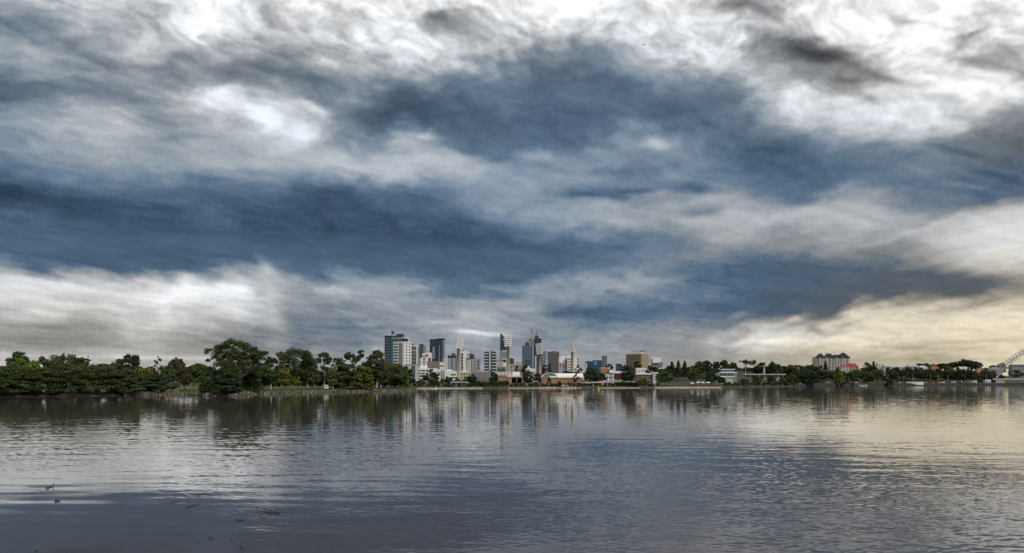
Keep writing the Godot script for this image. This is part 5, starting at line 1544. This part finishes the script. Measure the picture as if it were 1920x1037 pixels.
	for a in [[1260, 678, 12, 820, "pine", "deep", "dark conifer beside the white boxy building"], [1272, 676, 11, 830, "pine", "dark", "second dark conifer of the pair above the sand"],
		[1284, 677, 10, 840, "pine", "deep", "pointed dark conifer nearest the broad dark beach tree"], [1303, 688, 19, 745, "round", "dark", "broad dark tree shading white umbrellas on the sand"],
		[1334, 692, 17, 750, "round", "deep", "broad dark tree beside the terraced clubhouse"], [1353, 706, 8, 745, "round", "deep", "small dark tree at the end of the sand"],
		[1310, 676, 14, 900, "round", "dark", "dark rounded treetop behind the beach trees"], [1326, 675, 12, 930, "round", "deep", "dark square topped tree behind the beach trees"],
		[1343, 678, 9, 960, "gum", "deep", "dark gum with a sky gap above the clubhouse"], [1358, 675, 10, 990, "gum", "dark", "loose gum crown beside the clubhouse gap"],
		[1374, 679, 10, 990, "round", "dark", "dark treetop above the clubhouse roof"], [1398, 673, 12, 1010, "flat", "dark", "umbrella gum on the ridge above the pavilion"],
		[1415, 674, 10, 1030, "flat", "dark", "second smaller umbrella gum on the ridge"], [1428, 678, 10, 1010, "round", "dark", "dark treetop beside the slim grey tower"],
		[1450, 675, 11, 1000, "round", "deep", "tall dark rounded tree beside the slim grey tower"], [1395, 708, 10, 800, "bush", "olive", "olive shrub in front of the pavilion's left end"],
		[1420, 704, 10, 850, "gum", "olive", "olive tree in front of the pavilion's middle"], [1447, 702, 9, 900, "round", "olive", "brown olive tree in front of the pavilion's right half"],
		[1469, 707, 8, 925, "gum", "olive", "olive green tree at the pavilion's right end"], [1482, 700, 9, 960, "round", "grey", "grey green tree on the lawn beside the pavilion"],
		[1515, 694, 23, 985, "fig", "deep", "very wide dark umbrella tree at the water's edge"], [1548, 694, 16, 1030, "round", "deep", "dark tree beside the very wide umbrella tree"],
		[1574, 698, 10, 1050, "round", "yellow", "bright yellow green tree below the stone apartments"], [1584, 705, 9, 1060, "gum", "brown", "brownish bare tree beside the yellow green tree"],
		[1600, 690, 17, 1090, "round", "dark", "large dark olive tree below the red roofed houses"], [1625, 676, 12, 1250, "round", "deep", "large black green tree rising beside the red roofs"],
		[1638, 677, 8, 1250, "pine", "deep", "pointed black tree joined to the large black one"], [1630, 695, 12, 1130, "round", "dark", "dark tree behind the grey moored launch"],
		[1645, 690, 15, 1160, "round", "olive", "olive tree below the white ridge house"], [1672, 692, 14, 1190, "round", "brown", "brown green tree below the long white roof"],
		[1700, 686, 17, 1230, "round", "deep", "dark rounded tree below the grey gabled house"], [1668, 706, 9, 1160, "bush", "dark", "round dark shrub behind the small blue sign"],
		[1697, 702, 14, 1215, "bush", "green", "large round green shrub beside the white sea wall"], [1734, 692, 13, 1280, "round", "deep", "dark tree beside the lilac house"],
		[1755, 697, 10, 1300, "round", "dark", "dark tree below the orange roof"], [1778, 684, 16, 1340, "round", "dark", "large dark tree below the hilltop wood"],
		[1800, 692, 16, 1340, "round", "brown", "brownish tree below the wide white roof"], [1826, 696, 14, 1360, "round", "brown", "brown tree beside the small orange roof"],
		[1852, 694, 14, 1390, "round", "brown", "brown green tree near the foot of the bridge"], [1834, 708, 8, 1350, "bush", "dark", "dark shrub on the shore beside the bridge"],
		[1878, 679, 12, 1620, "gum", "deep", "dark layered tree directly behind the bridge arch"], [1862, 684, 10, 1600, "gum", "dark", "dark tree beside the layered tree at the bridge"],
		[1905, 692, 14, 1560, "round", "deep", "dark tree seen through the bridge arch"], [1935, 694, 16, 1560, "round", "deep", "dark tree standing beyond the bridge hangers"],
		[1744, 682, 10, 1480, "round", "lime", "lime green tree beside the orange roof on the ridge"], [1722, 687, 6, 1430, "round", "lime", "small lime tree beside the grey gabled house"],
		[1782, 683, 7, 1440, "round", "lime", "lime tree at the edge of the hilltop wood"], [1850, 687, 9, 1520, "round", "green", "mid green tree above the small orange roof"],
		[1571, 688, 6, 1270, "pine", "green", "pale green tree in front of the stone apartments' right half"], [1548, 677, 5, 1270, "pine", "deep", "dark conifer standing against the stone apartments"]]:
		tree(a[0], a[1], a[2], a[3], a[4], a[5], a[6], g, "olive" if a[5] in ["dark", "yellow", "lime", "green"] else "dark")
	for i in 13:
		tree(1776 + i * 5.0, 673.5 + absf(i - 6.5) * 1.1 - (1.2 if i > 5 else 0.0) + rng.randf_range(-1, 1), 7.0, 1640 + rng.randf_range(-20, 20), "round", "deep", "black green tree in the hilltop wood above the wide white roof", "trees of the hilltop wood", "dark")
	for i in 12:
		tree(1708 + i * 6.0, rng.randf_range(680, 684), 6.0, 1600, "round", "deep", "dark tree on the skyline between ridge houses and hilltop wood", "dark trees along the ridge skyline", "dark")
	for i in 17:
		tree(1458 + i * 5.0 + rng.randf_range(-2, 2), rng.randf_range(680, 686), rng.randf_range(6, 9), rng.randf_range(1020, 1080), ["gum", "round", "round", "gum"][i % 4], "dark", "dark gum on the ridge between the slim tower and the stone apartments", "ridge gums beside the stone apartments", "olive")
	for i in 22:
		tree(1250 + i * 9.5 + rng.randf_range(-3, 3), rng.randf_range(684, 692), rng.randf_range(8, 11), rng.randf_range(880, 940) + (130.0 if i > 12 else 0.0), "round", "dark", "dark tree filling the wooded slope behind the sand and pavilion", "trees filling the wooded slope", "deep")
	for i in 46:
		var q := 1486 + i * 8.6 + rng.randf_range(-3, 3)
		tree(q, rng.randf_range(692, 704), rng.randf_range(8, 12), table(SHORE, q) + rng.randf_range(60, 110), "round", ["dark", "brown", "olive", "deep"][i % 4], "%s bushy tree of the continuous wood below the ridge houses" % ["dark green", "brownish", "olive", "black green"][i % 4], "trees of the wood below the ridge houses", "dark")
	for i in 18:
		tree(1640 + i * 11.0 + rng.randf_range(-3, 3), rng.randf_range(685, 691), rng.randf_range(5, 8), rng.randf_range(1300, 1330), "round", ["deep", "dark"][i % 2], "%s tree standing in front of the ridge houses" % ["black green", "dark green"][i % 2], "trees in front of the ridge houses", "olive")
	for i in 30:
		var q := 1362 + i * 5.2 + rng.randf_range(-2, 2)
		tree(q, rng.randf_range(713, 719), rng.randf_range(3.5, 5.5), table(SHORE, q) + rng.randf_range(8, 24), "bush", ["dark", "olive", "green"][i % 3], "low %s waterside bush between the sand and the river wall" % ["dark", "olive", "green"][i % 3], "waterside bushes", "olive")
	# --- shade sails, wall, cars, lamp posts along the shore
	for a in [[1298, 717.0], [1309, 715.5], [1318, 716.0], [1328, 716.0]]:
		d = table(SHORE, a[0]) + 16.0
		x = (a[0] - CX) * d / F
		var s := thing("white_umbrella", "open white market umbrella at the top of the sand", "umbrella", Vector3(x, far_ground(x, d), -d), 0.0, "white umbrellas on the sand")
		var top: float = EYE + (HY - a[1]) * d / F - s.position.y
		var c := CylinderMesh.new()
		c.top_radius = 0.1
		c.bottom_radius = 2.3
		c.height = 1.0
		c.radial_segments = 8
		part(s, "canopy", c, white, Vector3(0, top - 0.5, 0))
		part(s, "pole", disc(6), mat("grey timber", Color(0.3, 0.31, 0.33)), Vector3(0, top / 2.0 - 0.3, 0), Vector3(0.12, top, 0.12))
	var wallm := mat("river wall stone", Color(0.05, 0.046, 0.042), 0.95)
	var pts := []
	for i in 30:
		pts.append(1490.0 + i * 17.0)
	var st := new_st()
	st.set_smooth_group(-1)
	for i in pts.size() - 1:
		var p := []
		for q in [pts[i], pts[i + 1]]:
			var dd := table(SHORE, q) - 1.0
			var xx: float = (q - CX) * dd / F
			p.append([Vector3(xx, -0.8, -dd), Vector3(xx, 3.6, -dd - 0.3), Vector3(xx, 3.6, -dd - 3.2), Vector3(xx, -0.8, -dd - 3.4)])
		for k in 3:
			for v in [p[0][k], p[0][k + 1], p[1][k], p[1][k], p[0][k + 1], p[1][k + 1]]:
				st.add_vertex(v)
	var wall := part(self, numbered("river_wall"), done(st), wallm)
	tag(wall, "low dark stone river wall running along the bridge shore to the bridge", "wall")
	for a in [[1693.0, 1732.0, "white low sea wall in front of the large round green shrub"]]:
		b = block("white_sea_wall", a[2], a[0], a[1], 716.0, table(SHORE, 1712.0) + 4.0, 1.0, white, 0.0, 1.0, "", "wall")
		pieces(b, "front", "coping", mat("pale concrete", Color(0.52, 0.52, 0.53)), 1, 1, -0.01, 1.01, b.h - 0.1, b.h + 0.3, 1.0, 1.0, 0.3)
	boat(1617, table(SHORE, 1617) - 8.0, 15.0, 0.05, paints("silver"), "long grey launch moored along the river wall")
	var tones := ["white", "silver", "white", "dark", "white", "blue"]
	var cg := "cars parked along the bridge shore road"
	for i in 26:
		var q := 1500.0 + i * 13.2 + rng.randf_range(-3, 3)
		var tn: String = tones[i % 6]
		car(q, table(SHORE, q) + 16.0, 1.57 + rng.randf_range(-0.15, 0.15), paints(tn), "%s car parked along the road behind the river wall" % tn, cg + ", " + tn, i % 5 == 2)
	for a in [[1770, 716.0], [1789, 714.0], [1808, 713.0], [1827, 713.5], [1853, 712.0]]:
		var dd := table(SHORE, a[0]) + 22.0
		b = block("white_shed", "low white boat shed near the bridge on the bridge shore", a[0] - 5.0, a[0] + 5.0, a[1], dd, 6.0, white, 0.0, 1.0, "white sheds near the bridge", "shed")
		pieces(b, "front", "door", dim, 2, 1, 0.05, 0.95, 0.0, b.h * 0.6, 0.4, 1.0)
		roof_box(b, "roof", mat("tin roof", Color(0.58, 0.58, 0.58)), 0.5, 1.05, b.h, b.h + 0.5, 0.0, 1.1)
	var lg := "lamp posts along the bridge shore"
	for q in [1624.0, 1639.0, 1694.5]:
		lamp_post(q, 707.0, table(SHORE, q) + 14.0, mat("grey pole", Color(0.4, 0.41, 0.42), 0.6), "grey lamp post with two arms on the bridge shore", lg, true)
	for q in [1745.0, 1759.0, 1777.5]:
		lamp_post(q, 703.5, table(SHORE, q) + 14.0, mat("lime pole", Color(0.4, 0.45, 0.08), 0.6), "yellow green lamp post on the bridge shore", lg)
	for q in [1712.0, 1849.0, 1894.5]:
		lamp_post(q, 699.5, table(SHORE, q) + 16.0, mat("mint pole", Color(0.2, 0.5, 0.36), 0.6), "mint green lamp post on the bridge shore", lg)
	d = table(SHORE, 1664.0) + 14.0
	x = (1664.0 - CX) * d / F
	t = thing("blue_sign", "small blue sign on two posts on the bridge shore", "sign", Vector3(x, far_ground(x, d), -d))
	h = EYE + (HY - 707.0) * d / F - t.position.y
	part(t, "panel", box(), mat("sign blue", Color(0.03, 0.16, 0.42), 0.6), Vector3(0, h - 1.4, 0), Vector3(2.8, 2.8, 0.2))
	for s in [-1.0, 1.0]:
		part(t, "post", box(), mat("grey pole", Color(0.4, 0.41, 0.42)), Vector3(s * 1.0, h / 2.0 - 1.0, -0.2), Vector3(0.15, h - 1.0, 0.15))

# ---------------------------------------------------------------- bridge
func make_bridge():
	var d := 1400.0
	var k := d / F
	var x0 := (1868.0 - CX) * k
	var base := EYE + (HY - 710.0) * k
	var t := thing("arch_bridge", "white arched truss bridge reaching out over the river", "bridge", Vector3(x0, 0.0, -d))
	var steel := mat("bridge steel", Color(0.36, 0.36, 0.38), 0.5)
	var span := 184.0 * k
	var rise := 57.0 * k
	for s in [0.0, 1.0]:                 # two arches side by side, each a truss of three chords
		var z: float = -s * 16.0
		var lower := []
		var upper := []
		for i in 33:
			var u := i / 32.0
			var y := base + 4.0 * rise * u * (1.0 - u)
			var slim := 2.0 + 4.5 * sin(PI * u)
			lower.append(Vector3(u * span + s * 3.0, y - slim * 0.4, z))
			upper.append(Vector3(u * span - slim * 0.25 + s * 3.0, y + slim, z))
		for c in [lower, upper]:
			var st := new_st()
			var r := []
			for i in 33:
				r.append(0.55)
			tube(st, c, r, 7)
			part(t, "chord", done(st, true), steel)
		var lace := new_st()
		for i in 32:
			tube(lace, [lower[i], upper[i + 1]], [0.32, 0.32], 5)
			tube(lace, [upper[i], lower[i]], [0.28, 0.28], 5)
		part(t, "lattice", done(lace), steel)
	var ties := new_st()
	for i in range(3, 31, 2):
		var u := i / 32.0
		var y := base + 4.0 * rise * u * (1.0 - u)
		tube(ties, [Vector3(u * span, y, 0), Vector3(u * span + 3.0, y, -16.0)], [0.4, 0.4], 5)
	part(t, "cross_ties", done(ties), steel)
	var hang := new_st()
	for i in range(4, 30, 2):
		var u := i / 32.0
		var y := base + 4.0 * rise * u * (1.0 - u)
		tube(hang, [Vector3(u * span, y, 0), Vector3(u * span, base - 1.0, -5.0)], [0.1, 0.1], 4)
	part(t, "hangers", done(hang), steel)
	part(t, "deck", box(), mat("deck concrete", Color(0.42, 0.42, 0.42), 0.85), Vector3(span / 2.0 - 4.0, base - 1.0, -8.0), Vector3(span + 16.0, 2.6, 18.0))
	part(t, "deck_beam", box(), mat("deck concrete", Color(0.42, 0.42, 0.42), 0.85), Vector3(span / 2.0 + 2.0, base - 3.6, -8.0), Vector3(span, 2.6, 14.0))
	for u in [0.0, 1.0]:
		part(t, "footing", box(), mat("deck concrete", Color(0.42, 0.42, 0.42), 0.85), Vector3(u * span + (6.0 if u == 0.0 else -6.0), (base - 4.0) / 2.0, -8.0), Vector3(16.0, base - 3.0, 20.0))
	part(t, "abutment", box(), mat("deck concrete", Color(0.42, 0.42, 0.42), 0.85), Vector3(span * 0.12 + 20.0, 1.6, -24.0), Vector3(span * 0.24, 6.4, 10.0))

# ---------------------------------------------------------------- flotsam and birds
func stick(px: float, py: float, px2: float, py2: float, r: float, label: String, called := "driftwood_stick", twigs := [], tone := Color(0.03, 0.022, 0.016)):
	# both ends lie on the water where the picture shows them
	var d := EYE * F / (py - HY)
	var a := Vector3((px - CX) * d / F, 0, -d)
	var d2 := EYE * F / (py2 - HY)
	var e := Vector3((px2 - CX) * d2 / F, 0, -d2) - a
	var t := thing(called, label, "stick" if called != "floating_leaf" else "leaf", a + Vector3(0, 0.02, 0))
	var bark := mat("wet bark %s" % tone.to_html(), tone, 0.6)
	var st := new_st()
	var pts := []
	var rr := []
	for i in 6:
		var u := i / 5.0
		pts.append(e * u + Vector3(0, 0.012 * sin(u * 9.0) + r * 0.2, 0.03 * sin(u * 7.0)))
		rr.append(r * (1.0 - 0.6 * u))
	tube(st, pts, rr, 7)
	part(t, "stem", done(st, true), bark)
	for w in twigs:
		var s2 := new_st()
		var p0: Vector3 = e * w[0] + Vector3(0, r * 0.3, 0)
		tube(s2, [p0, p0 + Vector3(w[1] * 0.5, w[2] * 0.55, 0.02), p0 + Vector3(w[1], w[2], 0)], [r * 0.55, r * 0.4, r * 0.2], 5)
		part(t, "twig", done(s2, true), bark)

func make_floating_things():
	stick(525, 963, 481, 961.5, 0.022, "dark knobbly branch with upright twigs floating flat on the water", "driftwood_branch", [[0.2, 0.01, -0.02], [0.38, 0.01, 0.06], [0.45, 0.06, 0.12], [0.6, -0.01, 0.06], [0.12, 0.0, -0.03]])
	stick(441, 976, 461, 978, 0.016, "short dark twig floating beyond the small green leaf", "driftwood_stick", [[0.5, 0.01, 0.04]])
	stick(350, 952, 377, 945, 0.018, "dark slanting stick floating between two thinner sticks", "driftwood_stick")
	stick(317, 944, 340, 938, 0.013, "thin dark stick floating beside the slanting stick", "driftwood_stick")
	stick(371, 929, 383, 926, 0.013, "short stub floating farthest out of the sticks", "driftwood_stick", [[0.7, 0.3, 0.02]])
	stick(87, 916, 101, 911, 0.028, "forked dark stick with one prong pointing up, alone on the water", "forked_stick", [[0.9, 0.05, 0.13]])
	stick(104, 940, 113, 940, 0.03, "small dark lump of wood floating below the forked stick", "driftwood_stub")
	stick(481, 954, 486, 949, 0.010, "tiny slanting twig above the knobbly branch", "driftwood_twig")
	stick(488, 969, 499, 973, 0.012, "thin green leaf floating in front of the knobbly branch", "floating_leaf", [], Color(0.05, 0.09, 0.03))
	stick(451, 1022, 457, 1035, 0.012, "thin stick with a pale end standing near the bottom edge of water", "driftwood_stick", [[0.05, 0.06, 0.03]])
	stick(67, 1036, 73, 1031, 0.011, "tiny dark twig on the glassy water near the shore", "driftwood_twig")
	stick(391, 1009, 398, 1011, 0.012, "small dark crossed twig on the glassy water", "crossed_twig", [[0.3, -0.05, 0.07], [0.5, 0.07, 0.03]])
	stick(371, 1018, 372, 1014, 0.008, "tiny upright twig beside the crossed twig", "driftwood_twig", [[0.5, 0.0, 0.06]])
	stick(432, 1011, 437, 1017, 0.007, "very thin pale twig beside the crossed twig", "driftwood_twig")

func make_birds():
	for a in [[1207.5, 84.0, 150.0, 0.4], [1476.5, 237.0, 150.0, -0.5], [1316.0, 666.0, 330.0, 0.2], [1642.0, 652.0, 260.0, 0.9]]:
		var t := thing("bird", "small dark bird flying below the clouds with wings raised", "bird", point(a[0], a[1], a[2]), a[3], "birds in flight")
		var dark := mat("dark feathers", Color(0.02, 0.02, 0.02), 0.9)
		var st := new_st()
		tube(st, [Vector3(0, 0, -0.2), Vector3(0, 0.01, -0.1), Vector3(0, 0, 0.05), Vector3(0, 0, 0.24)], [0.02, 0.06, 0.055, 0.01], 8)
		part(t, "body", done(st, true), dark)
		for s in [-1.0, 1.0]:
			part(t, "wing", prism([Vector2(0, 0), Vector2(s * 0.2, 0.09), Vector2(s * 0.42, 0.05), Vector2(s * 0.2, 0.045), Vector2(0, -0.03)], 0.12), dark, Vector3(0, 0.01, -0.05))
